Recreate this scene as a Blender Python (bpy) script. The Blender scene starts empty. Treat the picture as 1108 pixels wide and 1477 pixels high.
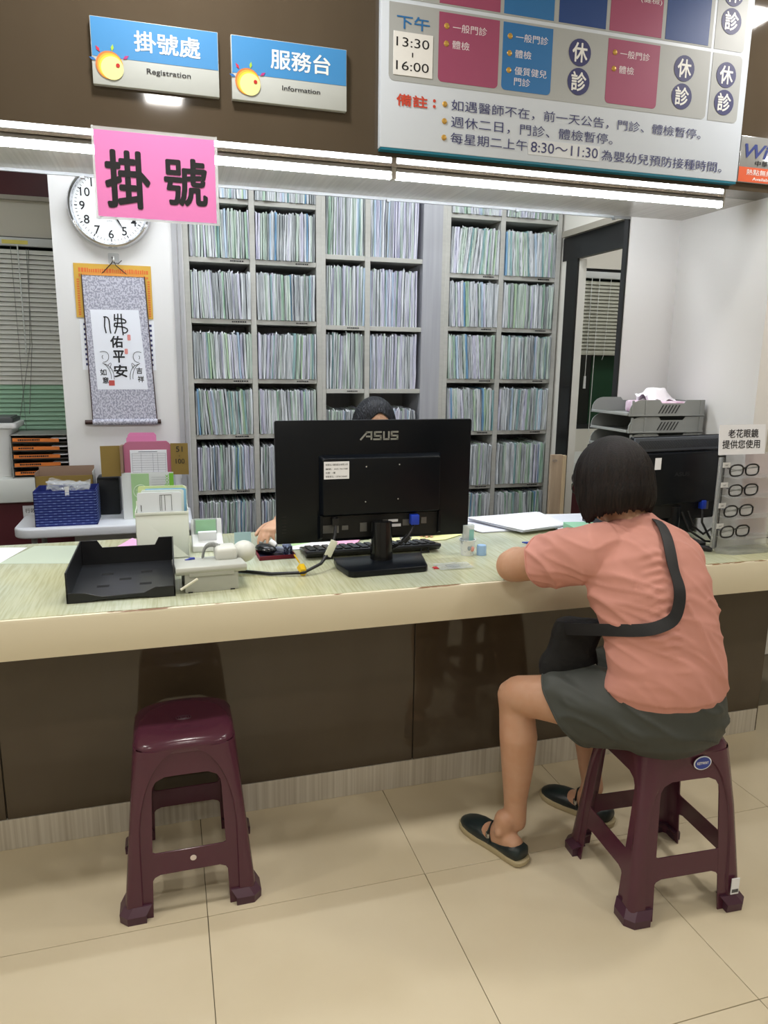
import bpy, bmesh, math, random
from mathutils import Vector, Matrix, noise
from math import sin, cos, pi, sqrt
R_ = random.Random(7)
SC = bpy.context.scene
COL = SC.collection

# ------------------------------------------------------------------ camera
H = 1.42
cam_d = bpy.data.cameras.new('camera'); cam = bpy.data.objects.new('camera', cam_d); COL.objects.link(cam)
yaw, pitch, roll = 0.289770640, 0.203158955, 0.0123313232
f_ = Vector((sin(yaw)*cos(pitch), cos(yaw)*cos(pitch), -sin(pitch)))
r0 = Vector((cos(yaw), -sin(yaw), 0)); u0 = r0.cross(f_)
r_ = r0*cos(roll)+u0*sin(roll); u_ = -r0*sin(roll)+u0*cos(roll)
cam.matrix_world = Matrix(((r_.x, u_.x, -f_.x, 0), (r_.y, u_.y, -f_.y, 0), (r_.z, u_.z, -f_.z, H), (0, 0, 0, 1)))
cam_d.sensor_fit = 'VERTICAL'; cam_d.sensor_height = 24; cam_d.lens = 24*1045.48/1477
cam_d.clip_start = .02
SC.camera = cam
# ------------------------------------------------------------------ world, exposure, lights
SC.view_settings.view_transform = 'Standard'; SC.view_settings.look = 'None'
SC.view_settings.gamma = 1; SC.view_settings.use_curve_mapping = False
SC.view_settings.exposure = 0.27
w = bpy.data.worlds.new('world'); SC.world = w; w.use_nodes = True
w.node_tree.nodes['Background'].inputs[0].default_value = (.9, .95, 1, 1)
w.node_tree.nodes['Background'].inputs[1].default_value = .04
def area(name, loc, sx, sy, power, col, rot=(0, 0, 0)):
    d = bpy.data.lights.new(name, 'AREA'); d.shape = 'RECTANGLE'; d.size = sx; d.size_y = sy
    d.energy = power; d.color = col
    o = bpy.data.objects.new(name, d); o.location = loc; o.rotation_euler = rot; COL.objects.link(o)
    return o
WARM = (1, .965, .91); COOL = (.93, .97, 1)
LOBBY = [(.05, 1.62), (2.07, 1.62), (-1.9, 1.62), (.05, .10), (2.07, .10), (-1.9, .1), (3.4, .45), (.05, -1.5), (2.07, -1.5)]
for x, y in LOBBY: area('lobby_light', (x, y, 2.655), .16, .16, 10 if y > 1 else 7.5, WARM)
OFFICE = [(-.1, 3.1), (1.25, 3.0), (2.9, 3.4)]
for x, y in OFFICE[:2]: area('office_light', (x, y, 2.64), 1.0, .35, 8, COOL)
area('office_light', (2.9, 3.4, 2.64), .6, .5, 4, WARM)

# ------------------------------------------------------------------ materials
def lin(h):
    h = h.lstrip('#'); c = [int(h[i:i+2], 16)/255 for i in (0, 2, 4)]
    return tuple(x/12.92 if x <= .04045 else ((x+.055)/1.055)**2.4 for x in c)+(1,)
MATS = {}
def mat(name, col, rough=.5, metal=0, coat=0, col2=None, nscale=None, namt=.5, bump=0, bscale=None, emit=0, trans=0, alpha=1, ior=1.45, coords='Object', detail=4, ramp=(.35, .65), spec=.5, sss=0):
    if name in MATS: return MATS[name]
    m = bpy.data.materials.new(name); m.use_nodes = True; nt = m.node_tree; N = nt.nodes; L = nt.links
    b = N['Principled BSDF']
    b.inputs['Base Color'].default_value = lin(col); b.inputs['Roughness'].default_value = rough
    b.inputs['Metallic'].default_value = metal; b.inputs['Coat Weight'].default_value = coat
    b.inputs['Coat Roughness'].default_value = .05
    b.inputs['Transmission Weight'].default_value = trans; b.inputs['Alpha'].default_value = alpha
    b.inputs['IOR'].default_value = ior; b.inputs['Specular IOR Level'].default_value = spec
    if sss:
        b.inputs['Subsurface Weight'].default_value = sss; b.inputs['Subsurface Radius'].default_value = (.012, .005, .003); b.inputs['Subsurface Scale'].default_value = 1
    if emit:
        b.inputs['Emission Color'].default_value = lin(col); b.inputs['Emission Strength'].default_value = emit
    m.diffuse_color = lin(col)
    if nscale or bump:
        if coords == 'World':
            g = N.new('ShaderNodeNewGeometry'); src = g.outputs['Position']
        else:
            tc = N.new('ShaderNodeTexCoord'); src = tc.outputs[coords]
    if nscale:
        mp = N.new('ShaderNodeMapping'); mp.inputs['Scale'].default_value = nscale if not isinstance(nscale, (int, float)) else (nscale,)*3
        L.new(src, mp.inputs['Vector'])
        nz = N.new('ShaderNodeTexNoise'); nz.inputs['Scale'].default_value = 1; nz.inputs['Detail'].default_value = detail
        L.new(mp.outputs[0], nz.inputs['Vector'])
        rp = N.new('ShaderNodeValToRGB'); rp.color_ramp.elements[0].position = ramp[0]; rp.color_ramp.elements[1].position = ramp[1]
        a = lin(col); c2 = lin(col2 or col)
        rp.color_ramp.elements[0].color = a; rp.color_ramp.elements[1].color = tuple(a[i]*(1-namt)+c2[i]*namt for i in range(3))+(1,)
        L.new(nz.outputs['Fac'], rp.inputs['Fac']); L.new(rp.outputs['Color'], b.inputs['Base Color'])
    if bump:
        mp = N.new('ShaderNodeMapping'); s = bscale or 40
        mp.inputs['Scale'].default_value = s if not isinstance(s, (int, float)) else (s,)*3
        L.new(src, mp.inputs['Vector'])
        nz = N.new('ShaderNodeTexNoise'); nz.inputs['Scale'].default_value = 1; nz.inputs['Detail'].default_value = 3
        L.new(mp.outputs[0], nz.inputs['Vector'])
        bp = N.new('ShaderNodeBump'); bp.inputs['Strength'].default_value = bump; bp.inputs['Distance'].default_value = .01
        L.new(nz.outputs['Fac'], bp.inputs['Height']); L.new(bp.outputs[0], b.inputs['Normal'])
    MATS[name] = m
    return m

# ------------------------------------------------------------------ mesh builder
def link(name, data, parent=None):
    o = bpy.data.objects.new(name, data); COL.objects.link(o)
    if parent is not None: o.parent = parent
    return o
def tag(o, label=None, cat=None, group=None, kind=None):
    if label: o['label'] = label
    if cat: o['category'] = cat
    if group: o['group'] = group
    if kind: o['kind'] = kind
    return o
def thing(name, label, cat, loc=(0, 0, 0), rz=0, group=None, rot=None):
    o = link(name, None); o.empty_display_size = .05
    o.location = loc; o.rotation_euler = rot or (0, 0, rz)
    return tag(o, label, cat, group)
def rrect(x0, z0, x1, z1, r, n=5, c=(1, 1, 1, 1)):
    out = []
    for i, (cx, cz, a) in enumerate(((x1-r, z0+r, -pi/2), (x1-r, z1-r, 0), (x0+r, z1-r, pi/2), (x0+r, z0+r, pi))):
        if c[i]:
            for k in range(n+1):
                t = a+pi/2*k/n; out.append((cx+r*cos(t), cz+r*sin(t)))
        else:
            out.append(((x1, z0), (x1, z1), (x0, z1), (x0, z0))[i])
    return out
class MB:
    def __init__(s): s.bm = bmesh.new(); s.mi = 0
    def _f(s, vs, smooth=True):
        try:
            f = s.bm.faces.new(vs); f.material_index = s.mi; f.smooth = smooth; return f
        except ValueError: return None
    def mesh(s, verts, faces):
        vs = [s.bm.verts.new(v) for v in verts]
        for f in faces: s._f([vs[i] for i in f])
        return s
    def box(s, c, d, m=None, rz=0):
        c = Vector(c); h = Vector(d)/2
        M = m or Matrix.Rotation(rz, 3, 'Z')
        vs = [s.bm.verts.new(c+M@Vector((sx*h.x, sy*h.y, sz*h.z))) for sx in (-1, 1) for sy in (-1, 1) for sz in (-1, 1)]
        for f in ((0, 1, 3, 2), (4, 6, 7, 5), (0, 4, 5, 1), (2, 3, 7, 6), (0, 2, 6, 4), (1, 5, 7, 3)): s._f([vs[i] for i in f])
        return s
    def bx(s, x0, x1, y0, y1, z0, z1): return s.box(((x0+x1)/2, (y0+y1)/2, (z0+z1)/2), (x1-x0, y1-y0, z1-z0))
    def loft(s, rings, cap=True, closed=True):
        R = [[s.bm.verts.new(p) for p in r] for r in rings]; n = len(R[0])
        for a, b in zip(R, R[1:]):
            for i in range(n if closed else n-1):
                j = (i+1) % n; s._f([a[i], a[j], b[j], b[i]])
        if cap and closed: s._f(R[0][::-1]); s._f(R[-1])
        return s
    def ring(s, c, x, y, rx, ry, n, pw=1):
        out = []
        for k in range(n):
            a = 2*pi*k/n; ca, sa = cos(a), sin(a)
            if pw != 1: ca = math.copysign(abs(ca)**pw, ca); sa = math.copysign(abs(sa)**pw, sa)
            out.append(c+x*(rx*ca)+y*(ry*sa))
        return out
    def tube(s, pts, r, n=8, closed=False, cap=True, flat=1, up=None):
        P = [Vector(p) for p in pts]; m = len(P)
        rs = r if isinstance(r, (list, tuple)) else [r]*m
        T = []
        for i in range(m):
            a = P[(i-1) % m] if (i > 0 or closed) else P[i]; b = P[(i+1) % m] if (i < m-1 or closed) else P[i]
            T.append((b-a).normalized())
        x = T[0].cross(Vector(up) if up else Vector((0, 0, 1)))
        if x.length < .05: x = T[0].cross(Vector((0, 1, 0)))
        x.normalize(); rings = []
        for i in range(m):
            if up:
                x = T[i].cross(Vector(up))
                if x.length < 1e-3: x = Vector((1, 0, 0))
                x.normalize()
            else:
                x = (x-T[i]*x.dot(T[i])).normalized()
            y = T[i].cross(x)
            rings.append(s.ring(P[i], x, y, rs[i], rs[i]*flat, n))
        if closed: rings.append(rings[0])
        if closed:
            R = [[s.bm.verts.new(p) for p in rr] for rr in rings[:-1]]; R.append(R[0])
            for a, b in zip(R, R[1:]):
                for i in range(n): s._f([a[i], a[(i+1) % n], b[(i+1) % n], b[i]])
            return s
        return s.loft(rings, cap)
    def cyl(s, p0, p1, r0, r1=None, n=16): return s.tube([p0, p1], [r0, r0 if r1 is None else r1], n)
    def prism(s, pts, axis, a, b):
        def P(p, t): return {'x': (t, p[0], p[1]), 'y': (p[0], t, p[1]), 'z': (p[0], p[1], t)}[axis]
        return s.loft([[Vector(P(p, a)) for p in pts], [Vector(P(p, b)) for p in pts]])
    def sph(s, c, r, n=12, m=8, M=None):
        c = Vector(c); r = Vector(r if isinstance(r, (list, tuple)) else (r, r, r)); rings = []
        M = M or Matrix.Identity(3)
        for i in range(1, m):
            t = pi*i/m; rings.append([c+M@Vector((r.x*sin(t)*cos(2*pi*k/n), r.y*sin(t)*sin(2*pi*k/n), -r.z*cos(t))) for k in range(n)])
        R = [[s.bm.verts.new(p) for p in rr] for rr in rings]
        for a, b in zip(R, R[1:]):
            for i in range(n): s._f([a[i], a[(i+1) % n], b[(i+1) % n], b[i]])
        bo = s.bm.verts.new(c+M@Vector((0, 0, -r.z))); to = s.bm.verts.new(c+M@Vector((0, 0, r.z)))
        for i in range(n): s._f([bo, R[0][(i+1) % n], R[0][i]]); s._f([to, R[-1][i], R[-1][(i+1) % n]])
        return s
    def lathe(s, c, prof, n=24, cap=True):
        c = Vector(c)
        return s.loft([[c+Vector((r*cos(2*pi*k/n), r*sin(2*pi*k/n), z)) for k in range(n)] for r, z in prof], cap)
    def ribbon(s, pts, wd, y, t=.0006, axis='y'):
        """flat stroke of width wd through 2d points, in the x-z plane at depth y (faces -y) or lying flat (axis z)"""
        n = len(pts); A = []; B = []
        ws = wd if isinstance(wd, (list, tuple)) else [wd]*n
        for i in range(n):
            p = Vector(pts[max(i-1, 0)]); q = Vector(pts[min(i+1, n-1)]); d = (q-p).normalized(); nn = Vector((-d.y, d.x))*ws[i]/2
            A.append(Vector(pts[i])+nn); B.append(Vector(pts[i])-nn)
        return s.prism([tuple(a) for a in A]+[tuple(b) for b in B[::-1]], axis, y, y-t if axis == 'y' else y+t)
    def disc(s, c, r, t=.0006, n=24, sx=1):
        return s.prism([(c[0]+r*sx*cos(2*pi*k/n), c[2]+r*sin(2*pi*k/n)) for k in range(n)], 'y', c[1], c[1]-t)
    def out(s, name, m, parent=None, bevel=0, seg=2, angle=38, flat=False):
        bm = s.bm
        bmesh.ops.remove_doubles(bm, verts=bm.verts, dist=1e-6)
        bmesh.ops.recalc_face_normals(bm, faces=bm.faces)
        if bevel:
            es = [e for e in bm.edges if len(e.link_faces) == 2 and e.calc_face_angle(0) > math.radians(35)]
            bmesh.ops.bevel(bm, geom=es, offset=bevel, segments=seg, profile=.5, affect='EDGES', clamp_overlap=True)
        for f in bm.faces: f.smooth = not flat
        for e in bm.edges:
            if len(e.link_faces) == 2: e.smooth = e.calc_face_angle(0) < math.radians(angle)
        me = bpy.data.meshes.new(name); bm.to_mesh(me); bm.free()
        for x in (m if isinstance(m, (list, tuple)) else [m]): me.materials.append(x)
        return link(name, me, parent)
def text(body, m, parent, c, w=None, h=None, bold=0, name='lettering', M=None, t=0, space=1, lines=1, shear=0):
    """flat print in the x-z plane facing -y, centred on c, fitted to w x h"""
    cu = bpy.data.curves.new('t', 'FONT'); cu.body = body; cu.size = 1; cu.offset = min(bold, .02) if body.isascii() else 0; cu.fill_mode = 'FRONT' if not t else 'BOTH'
    cu.resolution_u = 3; cu.space_character = space; cu.shear = shear
    if lines > 1: cu.align_x = 'CENTER'
    o = bpy.data.objects.new('t', cu); COL.objects.link(o)
    dg = bpy.context.evaluated_depsgraph_get()
    me = bpy.data.meshes.new_from_object(o.evaluated_get(dg))
    bpy.data.objects.remove(o); bpy.data.curves.remove(cu)
    xs = [v.co.x for v in me.vertices]; ys = [v.co.y for v in me.vertices]
    x0, x1, y0, y1 = min(xs), max(xs), min(ys), max(ys)
    sy = h/(y1-y0) if h else w/(x1-x0); sx = w/(x1-x0) if w else sy
    c = Vector(c); M = M or Matrix.Identity(3)
    for v in me.vertices:
        v.co = c+M@Vector(((v.co.x-(x0+x1)/2)*sx, 0, (v.co.y-(y0+y1)/2)*sy))
    me.materials.clear()
    if bold and not body.isascii():
        bm = bmesh.new(); k = (h or .02)*bold*.9
        for q in range(8):
            a = q*pi/4; n0 = len(bm.verts); bm.from_mesh(me); bm.verts.ensure_lookup_table()
            for v in bm.verts[n0:]: v.co += M@Vector((k*cos(a), -.00003*q, k*sin(a)))
        bm.to_mesh(me); bm.free()
    me.name = name; me.materials.append(m)
    return link(name, me, parent)

# ------------------------------------------------------------------ common materials
M_ = dict(
 white=mat('white_plastic', '#e9eaea', .4), black=mat('black_plastic', '#131416', .38, bump=.02, bscale=900),
 blackg=mat('black_gloss', '#0e0f11', .18), ink=mat('ink', '#15151b', .6), paper=mat('paper', '#eef0f6', .7),
 chrome=mat('chrome', '#d8dade', .12, 1), alu=mat('aluminium', '#b9bcc0', .3, 1), grey=mat('grey_plastic', '#8b8d8c', .45),
 phone=mat('phone_grey', '#b4b6af', .4), orange=mat('orange_label', '#e8843a', .5), navy=mat('navy_print', '#35386b', .5),
)
# ------------------------------------------------------------------ the room
def struct(o): o['kind'] = 'structure'; return o
# floor with real tiles
grout = mat('grout', '#6b6250', .8)
tile = mat('cream_porcelain', '#d6cab0', .13, col2='#cfc2a6', nscale=3, namt=.8, spec=.4)
fl = struct(MB().bx(-2.4, 5.4, -2.7, 4.35, -.03, -.004).out('floor', grout))
xs = [-2.36+.6*i for i in range(13)]; tm = None
for j in range(8):
    for x in xs:
        if tm is None:
            tm = MB().bx(.0009, .5991, .0009, .5991, -.0045, 0).out('tile', tile, fl, bevel=.0007, seg=1); t = tm
        else:
            t = link('tile', tm.data, fl)
        t.location = (x, -2.5+.0 + .6*j - .003, 0)
CEIL = 2.67
ceil_m = mat('ceiling_white', '#e6e6e2', .8)
struct(MB().bx(-2.4, 5.4, -2.7, 2.5, CEIL, CEIL+.05).out('ceiling', ceil_m))
struct(MB().bx(-2.4, 5.4, 2.5, 4.4, CEIL, CEIL+.05).out('ceiling', ceil_m))
wallm = mat('warm_white_wall', '#dfdcd3', .6, bump=.03, bscale=60)
whitem = mat('white_wall', '#dddcdc', .42, bump=.02, bscale=50)
struct(MB().bx(-2.45, -2.4, -2.7, 4.4, 0, CEIL).out('wall_left', wallm))
struct(MB().bx(5.4, 5.45, -2.7, 4.4, 0, CEIL).out('wall_right', wallm))
struct(MB().bx(-2.4, 5.4, -2.75, -2.7, 0, CEIL).out('wall_back', wallm))
brown = mat('dark_brown_gloss_panel', '#50463a', .06, col2='#4b4135', nscale=(6, 6, 2), namt=.8, spec=.55)
fas = struct(MB().bx(-2.4, 4.2, 2.03, 2.13, 1.966, CEIL).out('wall_front', brown))
lam = mat('grey_grained_laminate', '#a5a29d', .28, col2='#bdbab5', nscale=(130, 2.2, 130), namt=.9, bump=.02, bscale=(130, 3, 130))
tr = struct(MB().bx(-2.4, 1.92, 2.13, 2.5, 1.966, 2.0).bx(-2.4, 1.92, 2.46, 2.5, 1.97, CEIL).out('trim_1', lam))
struct(MB().bx(-2.4, 1.695, 2.5, 2.508, 1.957, 1.972).out('trim_2', M_['alu']))
for x in (-.22, .74, 1.22, 1.62):
    MB().bx(x, x+.012, 2.494, 2.512, 1.952, 1.96).out('clip', M_['alu'], tr)
# right pier: side wall and the piece that faces the lobby
struct(MB().bx(1.92, 1.985, 2.03, 2.5, .802, 1.966).bx(1.697, 1.985, 2.5, 2.53, .802, CEIL).out('wall_right_pier', whitem))
# wall behind the opening on the far right, with a dark doorway
struct(MB().bx(2.56, 4.2, 2.75, 2.8, 0, CEIL).bx(2.2, 2.56, 2.75, 2.8, 1.5, CEIL).out('wall_right_rear', wallm))
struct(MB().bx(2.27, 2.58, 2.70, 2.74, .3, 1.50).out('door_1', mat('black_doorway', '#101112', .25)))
# partition with black frame between shelf and pier
blackf = mat('black_frame', '#1d1c1c', .35)
struct(MB().bx(2.05, 2.12, 2.62, 4.3, 2.1, CEIL).out('wall_partition', wallm))
pf = struct(MB().bx(2.045, 2.075, 2.62, 3.6, 1.955, 2.07).bx(2.045, 2.056, 3.45, 3.56, 0, 1.957).bx(1.689, 1.6965, 2.503, 2.53, .802, 1.966).out('door_2', blackf))
MB().bx(2.02, 2.13, 2.62, 3.58, 2.07, 2.1).out('frame_moulding', mat('greige_moulding', '#9d978a', .5), pf)
struct(MB().bx(2.058, 2.10, 3.45, 3.56, 0, 1.955).bx(2.05, 2.12, 3.56, 4.3, 0, 2.1).out('wall_partition', wallm))
# window wall at the back
maroon = mat('maroon_laminate', '#5a2a30', .4)
cream = mat('cream_wall', '#dad6ca', .6)
ww = struct(MB().bx(-2.4, 5.4, 4.3, 4.36, 0, .78).bx(-2.4, 5.4, 4.3, 4.36, 2.03, 2.21).bx(-.5, 2.53, 4.3, 4.36, .78, 2.03).bx(3.4, 5.4, 4.3, 4.36, .78, 2.03).bx(2.53, 3.4, 4.3, 4.36, .78, 1.0).out('wall_rear', cream))
struct(MB().bx(-2.4, 5.4, 4.285, 4.36, 2.225, CEIL).out('trim_3', maroon))
struct(MB().bx(-2.4, 5.4, 4.27, 4.36, 2.205, 2.225).out('trim_4', mat('greige_moulding2', '#b5b0a5', .5)))
night = mat('night_glass', '#0a1410', .05, spec=.8)
for i, (x0, x1, z0, z1) in enumerate(((-2.2, -.5, .78, 2.03), (2.53, 3.4, 1.0, 2.03))):
    wn = struct(MB().bx(x0, x1, 4.335, 4.345, z0, z1).out('window_%d' % (i+1), night))
    fb = MB()
    for a in ((x0, x0+.03, z0, z1), (x1-.03, x1, z0, z1), (x0, x1, z0, z0+.03), (x0, x1, z1-.03, z1)): fb.bx(a[0], a[1], 4.315, 4.335, a[2], a[3])
    fb.out('window_frame', mat('dark_window_frame', '#1c1f20', .4), wn)
    if i == 1:
        MB().bx(2.72, 3.1, 4.332, 4.336, 1.02, 1.48).out('green_sheet', mat('dark_green', '#0f3a22', .5), wn)
# white pier behind clock
struct(MB().bx(-.448, .10, 3.6, 4.3, 0, CEIL).out('wall_rear_pier', whitem))
struct(MB().bx(.052, .074, 3.592, 3.6, 0, CEIL).bx(.080, .095, 3.588, 3.6, 0, CEIL).out('trim_5', mat('grey_strip', '#a9a9ac', .4)))
# ledges
ledge = mat('white_ledge', '#dfe3df', .3)
for x0, x1 in ((-2.4, -.45), (2.12, 4.2)):
    s = thing('window_ledge_cabinet', 'white topped low cabinet with dark red front below the %s window' % ('left' if x0 < 0 else 'right'), 'cabinet', ((x0+x1)/2, 4.05, 0))
    W = (x1-x0)/2
    MB().bx(-W, W, -.25, .25, .735, .85).out('ledge_top', ledge, s, bevel=.006)
    MB().bx(-W, W, -.225, .25, 0, .735).out('cabinet_body', maroon, s)
    if x0 < 0:
        MB().bx(W-.25, W-.16, -.228, -.226, .64, .715).out('paper_note', M_['paper'], s)
        text('行政櫃', M_['ink'], s, (W-.205, -.2285, .69), w=.07)
# lobby ceiling downlights (seen as reflections) and office panels
glow = mat('lamp_glow', '#fff4e2', emit=12); glowc = mat('lamp_glow_cool', '#f3f8ff', emit=4)
for x, y in LOBBY:
    t = thing('ceiling_downlight', 'round recessed ceiling downlight, %s row from the counter, %s' % ('first' if y > 1 else 'second' if y > 0 else 'third', {.05: 'above the empty stool', 2.07: 'right of the seated woman', -1.9: 'far left', 3.4: 'far right'}[x]), 'light', (x, y, CEIL), group='recessed downlights')
    MB().lathe((0, 0, 0), [(.085, -.001), (.085, -.006), (.07, -.008), (.07, -.001)], 24).out('trim_ring', M_['white'], t)
    MB().lathe((0, 0, 0), [(.001, -.003), (.07, -.003), (.07, -.002), (.001, -.002)], 24).out('diffuser', glow, t)
for (x, y), wh in zip(OFFICE, ('above the left filing shelf', 'above the right filing shelf', 'beyond the black doorway')):
    t = thing('ceiling_panel_light', 'rectangular flat ceiling panel light '+wh, 'light', (x, y, CEIL), group='office panel lights')
    MB().bx(-.55, .55, -.22, .22, -.012, -.001).out('frame', M_['white'], t)
    MB().bx(-.52, .52, -.19, .19, -.014, -.012).out('diffuser', glowc, t)
# LED battens under the soffit
tubeglow = mat('tube_glow', '#f6fbff', emit=30)
for i, (x0, x1) in enumerate(((-1.66, -.497), (-.492, .648), (.655, 1.79))):
    n = ('left end', 'middle', 'right end')[i]
    t = thing('led_batten', 'thin glowing white LED batten under the bulkhead, the %s one' % n, 'light', ((x0+x1)/2, 2.14, 1.966), group='LED battens in a line')
    W = (x1-x0)/2
    MB().bx(-W, W, -.013, .013, -.012, 0).out('housing', M_['alu'], t, bevel=.002)
    MB().tube([(-W+.004, 0, -.019), (W-.004, 0, -.019)], .011, 12).out('diffuser', tubeglow, t)
    for s_ in (-1, 1): MB().bx(s_*W-.004, s_*W+.004, -.013, .013, -.03, 0).out('end_cap', M_['white'], t)

# ------------------------------------------------------------------ counter
ct = thing('reception_counter', 'long cream reception counter with chipped front edge and dark brown base', 'counter', (0, 1.98, 0))
def counter_top_mat():
    m = bpy.data.materials.new('counter_laminate'); m.use_nodes = True; nt = m.node_tree; N = nt.nodes; L = nt.links
    b = N['Principled BSDF']; b.inputs['Roughness'].default_value = .18; b.inputs['Coat Weight'].default_value = .4; b.inputs['Coat Roughness'].default_value = .08
    g = N.new('ShaderNodeNewGeometry')
    def noi(scale, detail=4):
        mp = N.new('ShaderNodeMapping'); mp.inputs['Scale'].default_value = scale; mp.inputs['Rotation'].default_value = (0, 0, .08)
        L.new(g.outputs['Position'], mp.inputs[0]); n = N.new('ShaderNodeTexNoise'); n.inputs['Scale'].default_value = 1; n.inputs['Detail'].default_value = detail
        L.new(mp.outputs[0], n.inputs['Vector']); return n.outputs['Fac']
    def rampc(fac, p0, c0, p1, c1):
        r = N.new('ShaderNodeValToRGB'); r.color_ramp.elements[0].position = p0; r.color_ramp.elements[0].color = lin(c0)
        r.color_ramp.elements[1].position = p1; r.color_ramp.elements[1].color = lin(c1); L.new(fac, r.inputs[0]); return r.outputs[0]
    def mix(f, a, c, mode='MIX'):
        x = N.new('ShaderNodeMix'); x.data_type = 'RGBA'; x.blend_type = mode
        if isinstance(f, float): x.inputs[0].default_value = f
        else: L.new(f, x.inputs[0])
        L.new(a, x.inputs[6]); L.new(c, x.inputs[7]); return x.outputs[2]
    base = rampc(noi((40, 3.2, 1)), .3, '#c2c1a2', .7, '#d0cfb3')
    tint = rampc(noi((2.6, 2.0, 1), 3), .35, '#d2d09f', .65, '#bccabf')
    fine = rampc(noi((170, 9, 1), 2), .35, '#dcdccc', .6, '#ffffff')
    c = mix(.55, base, tint); c = mix(.55, c, fine, 'MULTIPLY')
    L.new(c, b.inputs['Base Color']); return m
def edge_mat():
    m = bpy.data.materials.new('cream_edge'); m.use_nodes = True; nt = m.node_tree; N = nt.nodes; L = nt.links
    b = N['Principled BSDF']; b.inputs['Roughness'].default_value = .35
    g = N.new('ShaderNodeNewGeometry'); sp = N.new('ShaderNodeSeparateXYZ'); L.new(g.outputs['Position'], sp.inputs[0])
    mp = N.new('ShaderNodeMapping'); mp.inputs['Scale'].default_value = (14, 60, 160); L.new(g.outputs['Position'], mp.inputs[0])
    n = N.new('ShaderNodeTexNoise'); n.inputs['Scale'].default_value = 1; n.inputs['Detail'].default_value = 5; L.new(mp.outputs[0], n.inputs['Vector'])
    # wear only along the top rim (z close to .8)
    mr = N.new('ShaderNodeMapRange'); mr.inputs[1].default_value = .7945; mr.inputs[2].default_value = .799; mr.inputs[3].default_value = 0; mr.inputs[4].default_value = .62
    L.new(sp.outputs['Z'], mr.inputs[0])
    mp2 = N.new('ShaderNodeMapping'); mp2.inputs['Scale'].default_value = (5, 1, 1); L.new(g.outputs['Position'], mp2.inputs[0])
    n2 = N.new('ShaderNodeTexNoise'); n2.inputs['Scale'].default_value = 1; n2.inputs['Detail'].default_value = 2; L.new(mp2.outputs[0], n2.inputs['Vector'])
    ad = N.new('ShaderNodeMath'); ad.operation = 'MULTIPLY'; L.new(n.outputs['Fac'], ad.inputs[0]); L.new(mr.outputs[0], ad.inputs[1])
    ad2 = N.new('ShaderNodeMath'); ad2.operation = 'MULTIPLY'; L.new(ad.outputs[0], ad2.inputs[0]); L.new(n2.outputs['Fac'], ad2.inputs[1])
    r = N.new('ShaderNodeValToRGB'); r.color_ramp.elements[0].position = .172; r.color_ramp.elements[0].color = lin('#dfd6bd')
    r.color_ramp.elements[1].position = .19; r.color_ramp.elements[1].color = lin('#7d5838'); L.new(ad2.outputs[0], r.inputs[0])
    L.new(r.outputs[0], b.inputs['Base Color']); return m
edgem = edge_mat(); ctm = counter_top_mat()
XL, XR = -2.35, 2.45
MB().bx(XL, XR, -.137, .66, .695, .797).out('apron', edgem, ct, bevel=.004)
MB().prism([(-.137, .790), (-.135, .7985), (-.129, .8), (.66, .8), (.66, .790)], 'x', XL, XR).out('counter_rim', edgem, ct)
MB().bx(XL, XR, -.128, .655, .7995, .8012).out('worktop', ctm, ct)
px = [-2.35, -.505, .745, 2.19]
for a, c in zip(px, px[1:]): MB().bx(a+.0015, c-.0015, .145, .175, .097, .695).out('front_panel', brown, ct, bevel=.0012, seg=1)
MB().bx(-2.35, 2.19, .15, .62, .1, .695).out('carcass', mat('dark_core', '#2a241b', .6), ct)
kick = mat('grained_skirting', '#b6aea0', .35, col2='#cfc9bd', nscale=(90, 90, 1.2), namt=1, bump=.03, bscale=(90, 90, 2))
MB().bx(-2.35, 2.185, .142, .175, 0, .0965).out('skirting', kick, ct, bevel=.001, seg=1)
MB().bx(2.183, 2.195, .148, .6, 0, .69).out('end_panel', brown, ct)
# ------------------------------------------------------------------ charts and shelves
PAL = {'grey white': ('#9da3a8', '#e2e6ea'), 'pale green': ('#8fa597', '#d3ded6'), 'lilac white': ('#9a9ab3', '#dcdcea'), 'dull grey': ('#767d80', '#babfc2'),
       'green': ('#6b9279', '#b4ccbb'), 'light blue': ('#8ba5be', '#c5d5e4'), 'blue': ('#4f7fa8', '#86adcf'), 'teal': ('#5d8b90', '#a9c4c4'), 'lime green': ('#8fb08f', '#c0d6b8')}
FM = {k: mat('chart_'+k.replace(' ', '_'), a, .55, col2=b, nscale=(330, 40, 5), namt=1, coords='World', detail=3, ramp=(.38, .58), bump=.5, bscale=(400, 60, 6)) for k, (a, b) in PAL.items()}
NAMES = list(PAL)
def weights(kind):
    return {'L': [38, 13, 15, 18, 4, 4, 2, 3, 2], 'M': [26, 22, 12, 30, 4, 2, 0, 4, 0], 'MR': [26, 5, 48, 14, 2, 5, 0, 0, 0], 'R': [42, 18, 6, 20, 5, 2, 1, 3, 2]}[kind]
VAR = []
def folder_geo(mb, x, y, z, t, h, lean, d, rnd):
    n = 4; rings = []
    j = [rnd.uniform(-.0012, .0012) for _ in range(n+1)]; jy = [rnd.uniform(-.004, .004) for _ in range(n+1)]
    for i in range(n+1):
        f = i/n; xx = x+lean*f*h+j[i]; zz = z+f*h; yy = y+jy[i]
        if i == n: zz += 0
        tt = t*(1-.12*abs(f-.5))
        rings.append([Vector((xx-tt/2, yy+.0008, zz)), Vector((xx+tt/2, yy, zz)), Vector((xx+tt/2, y+d, zz+(rnd.uniform(0, .012) if i == n else 0))), Vector((xx-tt/2, y+d, zz+(.008 if i == n else 0)))])
    mb.loft(rings)
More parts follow.
